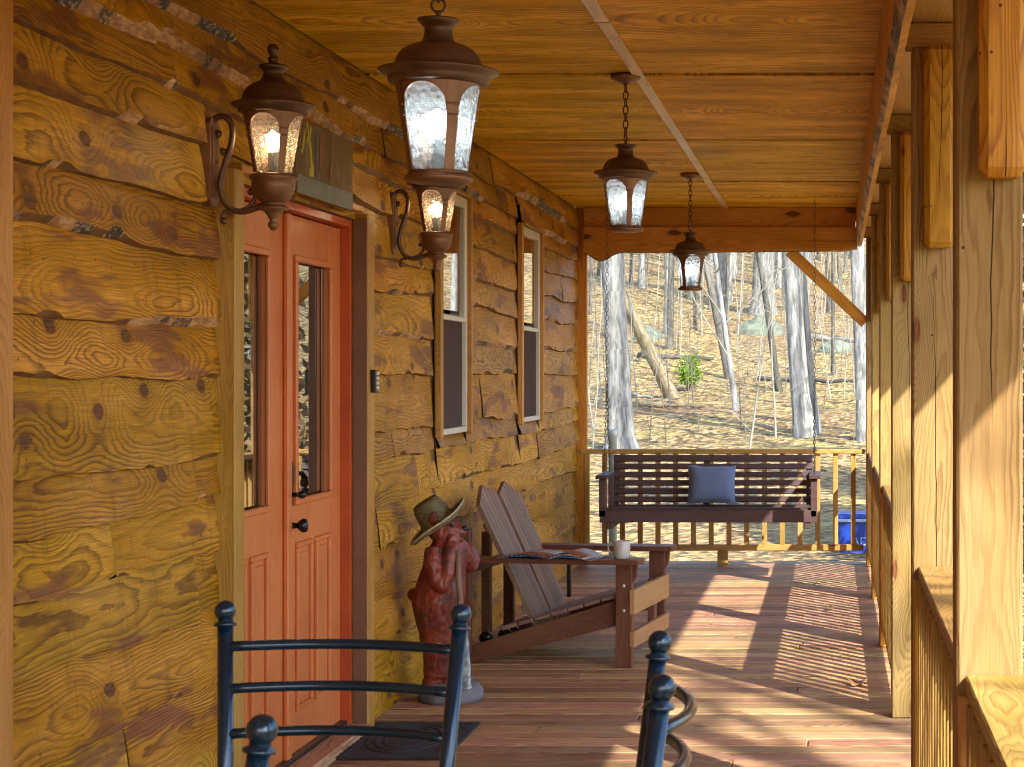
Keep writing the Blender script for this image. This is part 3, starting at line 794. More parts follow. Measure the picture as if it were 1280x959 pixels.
for y in POSTY:
    m = MB(); m.box((0, .07, 1.31), (.14, .14, 2.62), bev=.006)
    o = m.build('porch_post', M['post']); o.location = (.33, y, 0); tag(o, plabels[y], 'post', 'porch posts along the deck edge')
    m = MB()
    pr = [(-.045, -.075), (.045, -.075), (.05, -.065), (.05, .0), (-.05, .0), (-.05, -.065)]
    m.box((0, -.045, .32), (.10, .088, .66), bev=.018)
    o = m.build('bracket_board', M['scab']); o.location = (.345 if y > 4 else .352, y-.001, 1.965); tag(o, blabels[y], 'bracket', 'bracket boards hanging on the posts')

# ------------------------------------------------------------------ railings
def side_rail(y0, y1, label):
    o = thing('porch_railing', label, 'railing', (.33, y0, 0), group='side railings between the posts')
    L = y1-y0
    m = MB(); m.box((.02, L/2, .891), (.145, L-.006, .038), bev=.004); m.build('cap_rail', M['rail'], o)
    m = MB(); m.box((.0, L/2, .825), (.04, L-.01, .09)); m.build('top_rail', M['rail'], o)
    m = MB(); m.box((.0, L/2, .13), (.04, L-.01, .09)); m.build('bottom_rail', M['rail'], o)
    m = MB(); m.box((-.037, L-.025, .435), (.062, .04, .868)); m.build('end_block', M['beam'], o)
    n = int((L-.1)/.125)
    for i in range(n):
        m = MB(); m.box((-.038, .09+(L-.18)*i/(n-1), .48), (.034, .034, .76), bev=.003); m.build('baluster', M['rail'], o)
    return o
side_rail(1.89, 3.97, 'short run of railing at the lower right corner, nearest cap rail')
side_rail(4.11, 6.19, 'side railing with wide flat cap between the two nearest posts')
side_rail(8.55, 10.63, 'side railing just beyond the open gap, casting striped shadow')
side_rail(10.77, 12.85, 'middle side railing seen edge on behind the fourth post')
side_rail(12.99, 15.0, 'farthest side railing ending at the corner post')
side_rail(-.33, 1.75, 'side railing beside the viewer outside the picture')
er = thing('end_railing', 'wooden end railing with square balusters behind the porch swing', 'railing', (-.89, 15.1, 0))
m = MB(); m.box((-.0, 0, .912), (2.28, .09, .036)); m.build('top_rail', M['rail'], er)
m = MB(); m.box((0, 0, .14), (2.26, .04, .05)); m.build('bottom_rail', M['rail'], er)
m = MB(); m.box((0, 0, .055), (.085, .06, .118)); m.build('foot_block', M['rail'], er)
for i in range(16):
    m = MB(); m.box((-1.09+i*.1425, 0, .53), (.04, .04, .73), bev=.003); m.build('baluster', M['rail'], er)

# ------------------------------------------------------------------ lanterns
def chain(m, top, length, link=.034, wire=.0032, seg=8):
    n = max(1, round(length/(link-.4*wire*2))); pitch = length/n
    for i in range(n):
        z = top[2]-pitch*(i+.5); pts = []
        hw = link*.30; hl = pitch*.5+wire*.9
        for k in range(13):
            a = 2*math.pi*k/12
            dx = hw*math.sin(a); dz = (hl-hw)*(1 if math.cos(a) > 0 else -1)*(min(1, abs(math.cos(a))*3)) + hw*math.cos(a)
            pts.append(Vector((dx, 0, dz)) if i % 2 else Vector((0, dx, dz)))
        m.tube([Vector((top[0], top[1], z))+p for p in pts], wire, 6, caps=False)

def lantern_body(root, k, warm, zt, zb, rt, rb, th0):
    """tapered round body with four arched panes; zt/zb relative to the brim"""
    out = MB(); gl = MB(); half = R(36); rib = R(9)
    def rad(t): return rb+(rt-rb)*t
    spring = .66; crest = .955
    def P(r, a, t): return (r*math.cos(a), r*math.sin(a), zb+(zt-zb)*t)
    N = 18; wall = .005
    for p in range(4):
        c = th0+p*math.pi/2
        cols = []
        for i in range(N+1):
            s = -1+2*i/N; a = c+half*s
            ta = spring+(crest-spring)*math.sqrt(max(0, 1-s*s)); cols.append((a, ta))
        def strip(mb, lst, ro, smooth=True, mat=0, inner=False):
            for (p0, p1) in zip(lst, lst[1:]):
                b = len(mb.v); (a0, l0, h0), (a1, l1, h1) = p0, p1
                for (a, t) in ((a0, l0), (a1, l1), (a1, h1), (a0, h0)): mb.v.append(P(rad(t)+ro, a, t))
                q = [b, b+1, b+2, b+3]
                if inner: q.reverse()
                mb.face(q, [(0, 0), (.01, 0), (.01, .01), (0, .01)], mat, smooth)
        top = [(a, ta, 1.0) for (a, ta) in cols]
        strip(out, top, 0); strip(out, top, -wall, inner=True)
        # reveal of the arch
        edge = [(cols[0][0], 0.0)]+cols+[(cols[-1][0], 0.0)]
        for (e0, e1) in zip(edge, edge[1:]):
            b = len(out.v)
            for (a, t, r) in ((e0[0], e0[1], 0), (e1[0], e1[1], 0), (e1[0], e1[1], -wall), (e0[0], e0[1], -wall)): out.v.append(P(rad(t)+r, a, t))
            out.face([b, b+1, b+2, b+3], [(0, 0)]*4)
        # rib
        a1 = c+half; lst = [(a1+2*rib*i/4, 0.0, 1.0) for i in range(5)]
        strip(out, lst, 0.0015); strip(out, lst, -wall, inner=True)
        am = a1+rib; 
        for tt in (.60, .72):
            pts = [P(rad(tt)+.002, a1+2*rib*i/4, tt) for i in range(5)]
            out.tube(pts, .0028, 6)
        strip(gl, [(a, 0.0, ta) for (a, ta) in cols], -.0035)
    # close: glass top/bottom not needed
    out.build('lantern_body', M['copper'], root)
    gl.build('lantern_glass', M['lglass_w' if warm else 'lglass_c'], root)
    s = MB(); s.lathe([(.016, zb), (.016, zb+(zt-zb)*.34), (.019, zb+(zt-zb)*.34), (.019, zb+(zt-zb)*.36), (.0, zb+(zt-zb)*.36)], (0, 0, 0), 16)
    s.build('candle_sleeve', M['candle'], root)
    b = MB(); h = (zt-zb); z0 = zb+h*.36
    b.lathe([(.008, z0), (.016, z0+h*.07), (.022, z0+h*.15), (.018, z0+h*.25), (.006, z0+h*.33), (.0, z0+h*.35)], (0, 0, 0), 16)
    b.build('bulb', M['bulb_w' if warm else 'bulb_c'], root)
    return z0+h*.17

def add_light(name, loc, col, power, r=.02):
    l = bpy.data.lights.new(name, 'POINT'); l.color = col; l.energy = power; l.shadow_soft_size = r
    o = bpy.data.objects.new(name, l); COL.objects.link(o); o.location = loc
    return o

k = .000459
def pend_profile(pts): return [(r*k, (340-y)*k) for (r, y) in pts]
def make_pendant():
    t = thing('pendant_lantern', 'x', 'lantern', group='pendant lanterns hanging from the ceiling')
    m = MB()
    m.lathe(pend_profile([(0, 66), (28, 70), (60, 76), (105, 80), (108, 88), (92, 104), (76, 122), (70, 130), (70, 140), (74, 170), (84, 196), (110, 206), (150, 220), (184, 242), (206, 272), (218, 300), (226, 322), (232, 326), (300, 340), (307, 347), (303, 356), (262, 372), (256, 384), (258, 400), (240, 412), (215, 418)]), seg=48)
    m.build('lantern_cap', M['coppdark'], t)
    zl = lantern_body(t, k, False, (405-0-340)*-k, (858-340)*-k, 218*k, 150*k, R(-90-12))
    m = MB()
    m.lathe(pend_profile([(0, 925), (60, 923), (120, 918), (166, 910), (176, 896), (172, 884), (158, 876), (153, 866), (156, 858), (100, 857), (0, 857)]), seg=48)
    m.build('base_ring', M['copper'], t)
    add = (t, zl)
    return t, zl
def hang_pendant(loc, clen, label, proto=None):
    if proto is None: t, zl = make_pendant()
    else:
        t = copy_tree(proto); zl = PZ
    t.location = loc; t['label'] = label
    m = MB(); top = CE-.012-loc[2]; zc = (340-66)*k
    m.tube([(0, 0, zc-.002), (0, 0, zc+.014)], .006, 10)
    pts = [(.016*math.sin(a), 0, zc+.026+.016*-math.cos(a)) for a in [2*math.pi*i/14 for i in range(15)]]
    m.tube(pts, .0035, 6, caps=False)
    chain(m, (0, 0, top), top-zc-.036, link=.036, wire=.0033)
    m.build('chain', M['coppdark'], t)
    m = MB(); m.lathe([(0, top-.028), (.02, top-.026), (.05, top-.014), (.066, top-.006), (.066, top+.012)], seg=28); m.build('ceiling_canopy', M['copper'], t)
    l = add_light('pendant_light', Vector(loc)+Vector((0, 0, zl)), (.85, .95, 1.0), 1.0, .02); l.parent = t; l.location = (0, 0, zl)
    return t, zl
p0, PZ = hang_pendant((-.925, 4.40, 2.256), 0, 'largest pendant lantern, hanging nearest at the top of the view')
base_children = [c for c in p0.children if c.type == 'MESH' and c.name.split('.')[0] not in ('chain', 'ceiling_canopy')]
def copy_pendant(loc, label):
    t = p0.copy(); COL.objects.link(t)
    for c in base_children:
        q = c.copy(); COL.objects.link(q); q.parent = t
    t.location = loc; t['label'] = label
    zl = PZ
    m = MB(); top = CE-.012-loc[2]; zc = (340-66)*k
    m.tube([(0, 0, zc-.002), (0, 0, zc+.014)], .006, 10)
    pts = [(.016*math.sin(a), 0, zc+.026+.016*-math.cos(a)) for a in [2*math.pi*i/14 for i in range(15)]]
    m.tube(pts, .0035, 6, caps=False); chain(m, (0, 0, top), top-zc-.036, link=.036, wire=.0033)
    m.build('chain', M['coppdark'], t)
    m = MB(); m.lathe([(0, top-.028), (.02, top-.026), (.05, top-.014), (.066, top-.006), (.066, top+.012)], seg=28); m.build('ceiling_canopy', M['copper'], t)
    l = add_light('pendant_light', (0, 0, zl), (.85, .95, 1.0), 1.0, .02); l.parent = t
    return t
t2 = copy_pendant((-.918, 8.30, 2.433), 'middle pendant lantern on a short chain in front of the ceiling seams'); t2.rotation_euler.z = R(75)
t3 = copy_pendant((-.947, 12.43, 2.352), 'smallest pendant lantern, silhouetted against the far woods'); t3.rotation_euler.z = R(28)

ks = .000685
def make_sconce():
    t = thing('wall_lantern', 'x', 'lantern', group='wall lanterns beside the orange door')
    P = lambda pts: [(r*ks, (310-y)*ks) for (r, y) in pts]
    m = MB()
    m.lathe(P([(0, 18), (16, 22), (26, 38), (28, 52), (18, 70), (14, 78), (26, 86), (24, 98), (20, 110), (66, 122), (72, 130), (60, 142), (48, 152), (46, 164), (52, 186), (66, 200), (98, 214), (125, 236), (140, 262), (148, 288), (152, 294), (192, 308), (196, 316), (190, 324), (166, 334), (162, 350), (140, 356)]), seg=48)
    m.build('lantern_cap', M['coppdark'], t)
    zl = lantern_body(t, ks, True, -.030, -(640-310)*ks, 140*ks, 92*ks, R(-90-5))
    m = MB()
    m.lathe(P([(0, 916), (14, 912), (24, 894), (24, 880), (14, 866), (26, 852), (28, 842), (38, 832), (40, 826), (70, 814), (72, 804), (54, 796), (50, 786), (58, 780), (80, 760), (95, 730), (102, 700), (101, 676), (112, 668), (112, 652), (96, 644), (60, 640), (0, 640)]), seg=40)
    m.build('lantern_bowl', M['copper'], t)
    # scroll arm in the plane across the wall
    q = lambda x, y: Vector(((x-390)*ks, 0, (310-y)*ks))
    m = MB()
    ctrl = [(128, 448), (112, 462), (94, 446), (92, 410), (112, 378), (146, 366), (178, 384), (196, 430), (188, 510), (164, 580), (142, 650), (136, 710), (152, 770), (190, 812), (245, 824), (310, 806), (376, 778)]
    def cr(c, n=5):
        o = []
        for i in range(len(c)-1):
            p0_, p1_, p2_, p3_ = [Vector(c[max(0, min(len(c)-1, i+j))]) for j in (-1, 0, 1, 2)]
            for s in range(n):
                u = s/n; o.append(.5*((2*p1_)+(p2_-p0_)*u+(2*p0_-5*p1_+4*p2_-p3_)*u*u+(3*p1_-p0_-3*p2_+p3_)*u**3))
        o.append(Vector(c[-1])); return o
    def cv(c): return [q(v[0], v[1]) for v in cr(c)]
    m.tube(cv(ctrl), .0105, 10)
    m.tube(cv([(280, 722), (296, 730), (302, 752), (292, 780), (262, 806), (225, 822)]), [.007]*26, 8); m.sphere(q(282, 730), .011)
    m.tube(cv([(190, 824), (160, 826), (146, 846), (150, 872)]), [.007]*16, 8); m.sphere(q(152, 868), .012)
    m.tube(cv([(160, 590), (166, 560), (152, 534)]), [.006]*11, 8); m.sphere(q(150, 536), .011); m.sphere(q(128, 450), .012)
    m.tube([q(60, 440), q(100, 430)], .006, 8); m.tube([q(60, 720), q(140, 718)], .006, 8)
    m.build('scroll_arm', M['coppdark'], t)
    m = MB(); h = .29
    m.prism([(-.046, h/2-.02), (-.026, h/2), (.026, h/2), (.046, h/2-.02), (.046, -h/2+.02), (.026, -h/2), (-.026, -h/2), (-.046, -h/2+.02)], 0, -.012, .022, c=(-.215, 0, -.19))
    m.prism([(-.031, h/2-.03), (.031, h/2-.03), (.031, -h/2+.03), (-.031, -h/2+.03)], 0, .021, .028, c=(-.215, 0, -.19))
    for zz in (.0, -.09): m.sphere((-.186, 0, -.19+zz), .006)
    m.build('backplate', M['copper'], t)
    return t, zl
s0, SZ = make_sconce()
s0.location = (-1.842, 6.18, 2.429); s0['label'] = 'wall lantern with scroll arm on the near side of the orange door'
s1 = copy_tree(s0); s1.location = (-1.85, 8.76, 2.43); s1['label'] = 'wall lantern with scroll arm between the orange door and the first window'
for s in (s0, s1):
    l = add_light('wall_lantern_light', (0, 0, SZ), (1.0, .80, .52), 1.6, .02); l.parent = s

# ------------------------------------------------------------------ iron bistro chairs
def make_iron_chair():
    t = thing('iron_chair', 'x', 'chair', group='dark iron ball finial chairs')
    w = .21                            # half width at the top; front is +y
    for s in (-1, 1):
        m = MB()
        pts = [(s*.190, .10, 0), (s*.192, .045, .35), (s*.196, .02, .60), (s*.203, 0.0, .80), (s*.219, -.035, 1.085)]
        m.tube(pts, .0142, 14)
        dirn = (Vector(pts[-1])-Vector(pts[-2])).normalized(); Mq = dirn.to_track_quat('Z', 'Y').to_matrix()
        m.lathe([(.0142, 0), (.0205, .002), (.0205, .006), (.014, .009), (.013, .014)], pts[-1], 20, M=Mq)
        m.sphere(Vector(pts[-1])+dirn*.029, .0193, 24, 16)
        m.build('back_post', M['iron'], t)
        m = MB(); m.tube([(s*.185, .44, 0), (s*.185, .435, .62)], .012, 12); m.build('front_leg', M['iron'], t)
    for (z, yy, hw) in ((1.050, -.029, .213), (.975, -.020, .208), (.895, -.010, .203), (.815, 0.0, .199)):
        m = MB(); m.tube([(hw*(-1+2*i/12), yy-.055*(1-(-1+2*i/12)**2), z) for i in range(13)], .0095, 12); m.build('back_rail', M['iron'], t)
    m = MB(); m.lathe([(0, .60), (.20, .60), (.215, .61), (.215, .63), (.19, .645), (0, .65)], (0, .235, 0), 36); m.build('seat', M['black'], t)
    m = MB()
    for z in (.22,):
        m.tube([(-.19, .07, z), (.19, .07, z)], .008, 8); m.tube([(-.185, .438, z), (.185, .438, z)], .008, 8)
        for s in (-1, 1): m.tube([(s*.193, .06, z), (s*.186, .438, z)], .008, 8)
    m.build('stretcher', M['iron'], t)
    return t
c0 = make_iron_chair(); c0.location = (-.895, 3.37, 0); c0.rotation_euler.z = R(174); c0['label'] = 'iron chair with three bowed back rails in front of the orange door'
c1 = copy_tree(c0); c1.location = (-.297, 2.81, 0.0); c1.rotation_euler.z = R(95.7); c1['label'] = 'iron chair seen edge on, two ball finials at the bottom centre right'
c2 = copy_tree(c0); c2.location = (-.735, 2.07, 0.0); c2.rotation_euler.z = R(90); c2['label'] = 'nearest iron chair, only one pale ball finial showing at the bottom edge'

# ------------------------------------------------------------------ adirondack chair (local +x = forward, y = width, -y is the side near the viewer)
ch = thing('adirondack_chair', 'dark red wooden lounge chair with two pointed slatted back panels by the wall', 'chair', (-1.45, 10.285, 0), R(-8))
W = .385
for s in (-1, 1):
    m = MB(); m.prism([(-.50, .0), (-.43, .0), (.40, .225), (.40, .36), (-.40, .105), (-.50, .07)], 1, s*(W-.055)-.019, s*(W-.055)+.019); m.build('side_rail', M['chairwood'], ch)
    m = MB(); m.box((.41, s*(W-.014), .27), (.09, .04, .54)); m.build('front_leg', M['chairwood'], ch)
    m = MB(); m.box((-.455, s*(W-.012), .385), (.06, .04, .67)); m.build('rear_post', M['chairwood'], ch)
    m = MB(); m.prism([(-.50, s*W-.05), (.30, s*W-.085), (.50, s*W-.075), (.515, s*W), (.50, s*W+.075), (.30, s*W+.085), (-.50, s*W+.05)], 2, .545, .572); m.build('armrest', M['chairwood'], ch)
    m = MB(); m.prism([(.36, .40), (.36, .54), (.27, .54)] if False else [(.455, .44), (.455, .543), (.48, .543), (.475, .48)], 1, s*(W-.014)-.015, s*(W-.014)+.015); m.build('arm_bracket', M['chairwood'], ch)
    m = MB()
    for (x, z) in ((.41, .30), (.41, .43), (-.455, .12), (-.455, .52)): m.lathe([(.009, 0), (.009, .004), (.0, .006)], (x, s*(W+.006), z), 12, M=Matrix.Rotation(R(90 if s < 0 else -90), 3, 'X'))
    m.build('bolt', M['vinyl'], ch)
m = MB(); m.box((-.47, .02, .36), (.05, .045, .62)); m.build('rear_post', M['brown'], ch)
m = MB(); m.box((-.455, 0, .50), (.03, .73, .05)); m.build('back_brace', M['chairwood'], ch)
m = MB(); m.box((-.05, .19, .42), (.022, .03, .25), bev=.004); m.build('arm_strut', M['black'], ch)
for (x, y) in ((-.40, -.20), (-.34, -.06), (-.33, .05)):
    m = MB(); m.lathe([(.0, -.02), (.034, -.018), (.036, 0), (.034, .018), (0, .02)], (x, y, .115), 18, M=Matrix.Rotation(R(90), 3, 'X')); m.build('hinge_knob', M['black'], ch)
m = MB(); m.box((.456, 0, .345), (.03, .80, .13)); m.build('front_board', M['riser'], ch)
m = MB(); m.box((.456, 0, .15), (.03, .80, .085)); m.build('front_board', M['riser'], ch)
m = MB(); m.box((.44, .12, .25), (.04, .06, .33)); m.build('front_leg', M['chairwood'], ch)
for i in range(8):
    x = .41-.09*i; z = .375-(.41-x)*.295
    m = MB(); m.box((x, 0, z+.012), (.086, .73, .022), M=Matrix.Rotation(R(-16.4), 3, 'Y'), grain=1); m.build('seat_slat', M['slatwood'], ch)
def back_panel(sgn):
    m = MB(); n = 6; H = .83
    lean = R(25); origin = Vector((-.085, 0, .185))
    cb = .165; tb = .195
    for i in range(n):
        u0 = -1+2*i/n+.02; u1 = -1+2*(i+1)/n-.02
        def hh(u): return H - (.10*max(0, u*1.0+.05) if u > 0 else .065*-u)
        pts = []
        hb = .150; ht = .170
        sh = sgn*(cb); st = sgn*(tb)
        o2 = [(sh+u0*hb, 0), (sh+u1*hb, 0), (st+u1*ht, hh(u1*sgn)), (st+u0*ht, hh(u0*sgn))]
        Mx = Matrix.Rotation(-lean, 3, 'Y')
        # prism axis x (thickness), outline (y,z)
        m.prism(o2, 0, -.012, .012, M=Mx, c=origin)
    b = MB(); 
    for zz in (.12, .60):
        c = Matrix.Rotation(-lean, 3, 'Y') @ Vector((-.022, sgn*(cb+(tb-cb)*zz/H), zz)) + origin
        m.box(c, (.018, .30, .05), M=Matrix.Rotation(-lean, 3, 'Y'), grain=1)
    m.build('back_panel', M['slatwood'], ch)
back_panel(-1); back_panel(1)

cw = Matrix.Rotation(R(-8), 3, 'Z'); CO = Vector((-1.45, 10.285, 0))
def onchair(x, y, z): return cw @ Vector((x, y, z)) + CO
mg = thing('coffee_mug', 'pale grey mug standing on the front of the chair arm', 'mug', onchair(.40, -.39, .5725), R(170))
m = MB(); m.lathe([(.030, 0), (.040, .002), (.043, .02), (.044, .092), (.0415, .095), (.039, .09), (.038, .012), (.0, .010)], seg=32); m.build('cup', M['mug'], mg)
m = MB(); m.tube([(.043, 0, .078), (.058, 0, .082), (.073, 0, .068), (.075, 0, .048), (.064, 0, .028), (.043, 0, .02)], .0055, 8); m.build('handle', M['mug'], mg)
bk = thing('open_magazine', 'open magazine with colour pages lying across the chair arm', 'magazine', onchair(.06, -.395, .5735), R(-14))
def page(sgn, lift, droop, mat, thick, name):
    m = MB(); n = 12; ln = .23 if sgn > 0 else .30; wd = .135
    top = []
    for i in range(n+1):
        t = i/n; z = lift*math.sin(math.pi*min(1, t*1.15))**.8*(1-t*.35) + droop*t*t + .002
        top.append((sgn*ln*t, z))
    for i in range(n):
        (x0, z0), (x1, z1) = top[i], top[i+1]
        b = len(m.v)
        for (x, z, y) in ((x0, z0, -wd), (x1, z1, -wd), (x1, z1, wd), (x0, z0, wd)): m.v.append((x, y, z+thick))
        for (x, z, y) in ((x0, z0, -wd), (x1, z1, -wd), (x1, z1, wd), (x0, z0, wd)): m.v.append((x, y, z))
        q = [[b, b+1, b+2, b+3], [b+7, b+6, b+5, b+4], [b, b+4, b+5, b+1], [b+3, b+2, b+6, b+7], [b+1, b+5, b+6, b+2], [b+3, b+7, b+4, b]]
        for f in q: m.face(f if sgn > 0 else f[::-1], [(0, 0), (.02, 0), (.02, .02), (0, .02)], 0, True)
    m.build(name, mat, bk)
page(-1, .018, .0, M['bluepage'], .004, 'cover'); page(-1, .028, .004, M['photo1'], .003, 'page')
page(1, .016, 0, M['bluepage'], .004, 'cover'); page(1, .030, .0, M['paper'], .003, 'page'); page(1, .042, -.004, M['photo1'], .002, 'page')

# ------------------------------------------------------------------ carved bear statue (local: +x is where it faces)
bear = thing('bear_statue', 'red carved bear statue in a straw hat standing beside the door', 'statue', (-1.82, 8.86, 0), R(-12))
kb = .001134
def bq(x, y, d=0): return Vector(((x-215)*kb, d, (920-y)*kb))
def build_bear():
    m = MB()
    prof = [(0, 850), (62, 846), (66, 800), (70, 720), (82, 640), (96, 570), (108, 510), (106, 460), (93, 400), (88, 340), (78, 290), (60, 255), (40, 235), (0, 228)]
    xc = {850: 180, 846: 180, 800: 180, 720: 180, 640: 176, 570: 172, 510: 172, 460: 182, 400: 193, 340: 203, 290: 212, 255: 216, 235: 218, 228: 218}
    base = len(m.v); seg = 28
    for (r, y) in prof:
        for q in range(seg):
            a = 2*math.pi*q/seg; p = bq(xc[y], y); rr = max(r, .5)*kb
            m.v.append((p.x+rr*math.cos(a), rr*.95*math.sin(a), p.z))
    for i in range(len(prof)-1):
        for q in range(seg):
            q2 = (q+1) % seg
            m.face([base+i*seg+q, base+i*seg+q2, base+(i+1)*seg+q2, base+(i+1)*seg+q], [(0, 0)]*4)
    m.sphere(bq(205, 212), 68*kb, 20, 14, sc=(1.05, .95, .95))                # head
    m.sphere(bq(254, 212), 40*kb, 16, 10, sc=(1.15, .9, .75))                   # muzzle
    m.sphere(bq(286, 206), 12*kb, 12, 8)                                      # nose
    m.sphere(bq(70, 482), 30*kb, 14, 8)                                       # tail
    m.sphere(bq(190, 158, -.095), 22*kb, 14, 8, sc=(1, .6, 1.4)); m.sphere(bq(190, 152, .055), 24*kb, 14, 8, sc=(1, .5, 1.3))
    m.sphere(bq(236, 186, -.042), 8*kb, 10, 6)
    def arm(pts, rad): m.tube(pts, [r*kb for r in rad], 14)
    arm([bq(182, 282, -.075), bq(190, 340, -.105), bq(218, 412, -.115), bq(232, 424, -.112), bq(256, 380, -.100), bq(258, 300, -.075), bq(256, 262, -.055)], [34, 40, 38, 36, 33, 30, 26])
    m.sphere(bq(235, 425, -.112), 36*kb, 14, 10)
    arm([bq(240, 290, .07), bq(268, 300, .095), bq(292, 350, .10), bq(290, 372, .098), bq(282, 330, .06), bq(268, 275, .02), bq(262, 258, -.0)], [34, 36, 34, 32, 28, 26, 24])
    for i in range(4): m.tube([bq(246+i*9, 268, -.07+.012*i), bq(250+i*9, 244, -.066+.012*i), bq(248+i*8, 226, -.062+.010*i)], [.010, .0095, .006], 8)
    m.sphere(bq(170, 835, -.06), 34*kb, 12, 8, sc=(1.3, 1, .7)); m.sphere(bq(215, 835, -.04), 34*kb, 12, 8, sc=(1.4, 1, .7)); m.sphere(bq(205, 835, .06), 34*kb, 12, 8, sc=(1.4, 1, .7))
    o = m.build('body_src', M['bear'])
    md = o.modifiers.new('r', 'REMESH'); md.mode = 'VOXEL'; md.voxel_size = .0065; md.use_smooth_shade = True
    md = o.modifiers.new('s', 'SMOOTH'); md.iterations = 4; md.factor = .5
    dg = bpy.context.evaluated_depsgraph_get(); me = bpy.data.meshes.new_from_object(o.evaluated_get(dg))
    for v in me.vertices:
        p = v.co; d = .005*pn(p.x*26, p.y*26, p.z*11)+.004*pn(p.x*60, p.y*60, p.z*30)
        c = Vector((p.x-bq(190, 500).x, p.y, 0)).normalized(); v.co += c*d
    bpy.data.objects.remove(o)
    b = bpy.data.objects.new('body', me); COL.objects.link(b); b.parent = bear
    for l in ('UVMap', 'Board'):
        if l not in me.uv_layers: me.uv_layers.new(name=l)
    for p in me.polygons: p.use_smooth = True
build_bear()
m = MB(); m.sphere(bq(290, 202, 0), .017, 12, 8, sc=(1, 1.2, .8)); m.build('nose', M['black'], bear)
for dy in (-.045, .03):
    m = MB(); m.sphere(bq(252, 188, dy), .009, 10, 8); m.build('eye', M['black'], bear)
m = MB()
m.lathe([(0, 0), (.145, 0), (.152, .02), (.148, .06), (.13, .088), (.06, .10), (0, .10)], (.0, 0, 0), 28)
for i, v in enumerate(m.v):
    n_ = 1+.10*pn(v[0]*14, v[1]*14, v[2]*10); m.v[i] = (v[0]*n_*1.02+.012, v[1]*n_*.8, v[2])
m.build('plinth', M['concrete'], bear)
hat_axis = Matrix.Rotation(R(20), 3, 'X') @ Matrix.Rotation(R(-27), 3, 'Y')
hat_c = bq(176, 182)
hm = MB(); seg = 40
prof = [(0, .128), (.035, .132), (.062, .122), (.074, .095), (.080, .04), (.086, .0), (.115, -.004), (.150, .000), (.162, .010)]
prof_in = [(.159, .004), (.148, -.007), (.112, -.012), (.078, -.004), (.07, .09), (.03, .12), (0, .12)]
base = 0
full = prof+prof_in
for (r, z) in full:
    for q in range(seg):
        a = 2*math.pi*q/seg
        zz = z
        if r > .1: zz += .022*math.cos(a)*((r-.09)/.07) + .006*math.sin(3*a)*((r-.09)/.07)
        if r < .05 and z > .1: zz -= .012
        p = hat_axis @ Vector((r*math.cos(a), r*math.sin(a)*.93, zz)) + hat_c
        hm.v.append(tuple(p))
for i in range(len(full)-1):
    for q in range(seg):
        q2 = (q+1) % seg
        hm.face([i*seg+q, (i+1)*seg+q, (i+1)*seg+q2, i*seg+q2], [(0, 0)]*4, 0, True)
hat = hm.build('straw_hat', M['straw'], bear)
rm = MB(); rim_pts = [hm.v[8*seg+q % seg] for q in range(seg+1)]; rm.tube(rim_pts, .0055, 6, caps=False); rm.build('brim_edge', M['strawrim'], hat)
m = MB(); m.tube([bq(288, 285, -.075), bq(300, 400, -.095), bq(319, 610, -.10)], .0135, 10); m.build('pole', M['pole'], bear)
m = MB()
out = [(302, 615), (320, 598), (336, 618), (342, 680), (348, 760), (352, 850), (292, 850), (288, 760), (292, 680)]
m.prism([(bq(x, y).x, bq(x, y).z) for (x, y) in out], 1, -.118, -.082)
m.build('shovel_blade', M['blade'], bear)

# doormat
dm = thing('doormat', 'black rubber doormat lying in front of the orange double door', 'doormat', (-1.78, 7.88, 0))
m = MB(); m.box((0, 0, .0075), (.46, .76, .013), bev=.004)
m.build('rubber_sheet', M['mat'], dm)
m = MB()
for i in range(3):
    pts = [((.16-.035*i)*math.cos(a), (.30-.05*i)*math.sin(a), .0145) for a in [2*math.pi*q/40 for q in range(41)]]
    m.tube(pts, .004, 6, caps=False)
for i in range(-5, 6):
    m.tube([(-.21, i*.065, .0145), (-.17, i*.065, .0145)], .004, 6); m.tube([(.17, i*.065, .0145), (.21, i*.065, .0145)], .004, 6)
m.build('raised_pattern', M['mat'], dm)

# ------------------------------------------------------------------ porch swing
sw = thing('porch_swing', 'brown slatted porch swing hanging on chains before the end railing', 'swing', (-.925, 14.14, 0))
hw = .80
m = MB()
for i in range(6): m.box((0, -.22+.085*i, .515+.006*abs(i-3)), (2*hw-.05, .075, .022), grain=0); 
m.build('seat', M['swing'], sw)
m = MB(); m.box((0, -.275, .485), (2*hw, .03, .09)); m.build('front_rail', M['swing'], sw)
m = MB(); m.box((0, .22, .46), (2*hw-.1, .04, .08)); m.build('rear_rail', M['swing'], sw)
lean = R(14)
for i in range(6):
    m = MB(); zz = .06+.062*i
    m.box((0, .235+zz*math.tan(lean), .535+zz-.02), (2*hw-.07, .02, .043 if i < 5 else .052), M=Matrix.Rotation(-lean, 3, 'X'), grain=0); m.build('back_slat', M['swing'], sw)
for x in (-.74, -.05, .74):
    m = MB(); m.box((x, .257+.16*math.tan(lean), .675), (.05, .025, .38), M=Matrix.Rotation(-lean, 3, 'X'), grain=2); m.build('back_support', M['swing'], sw)
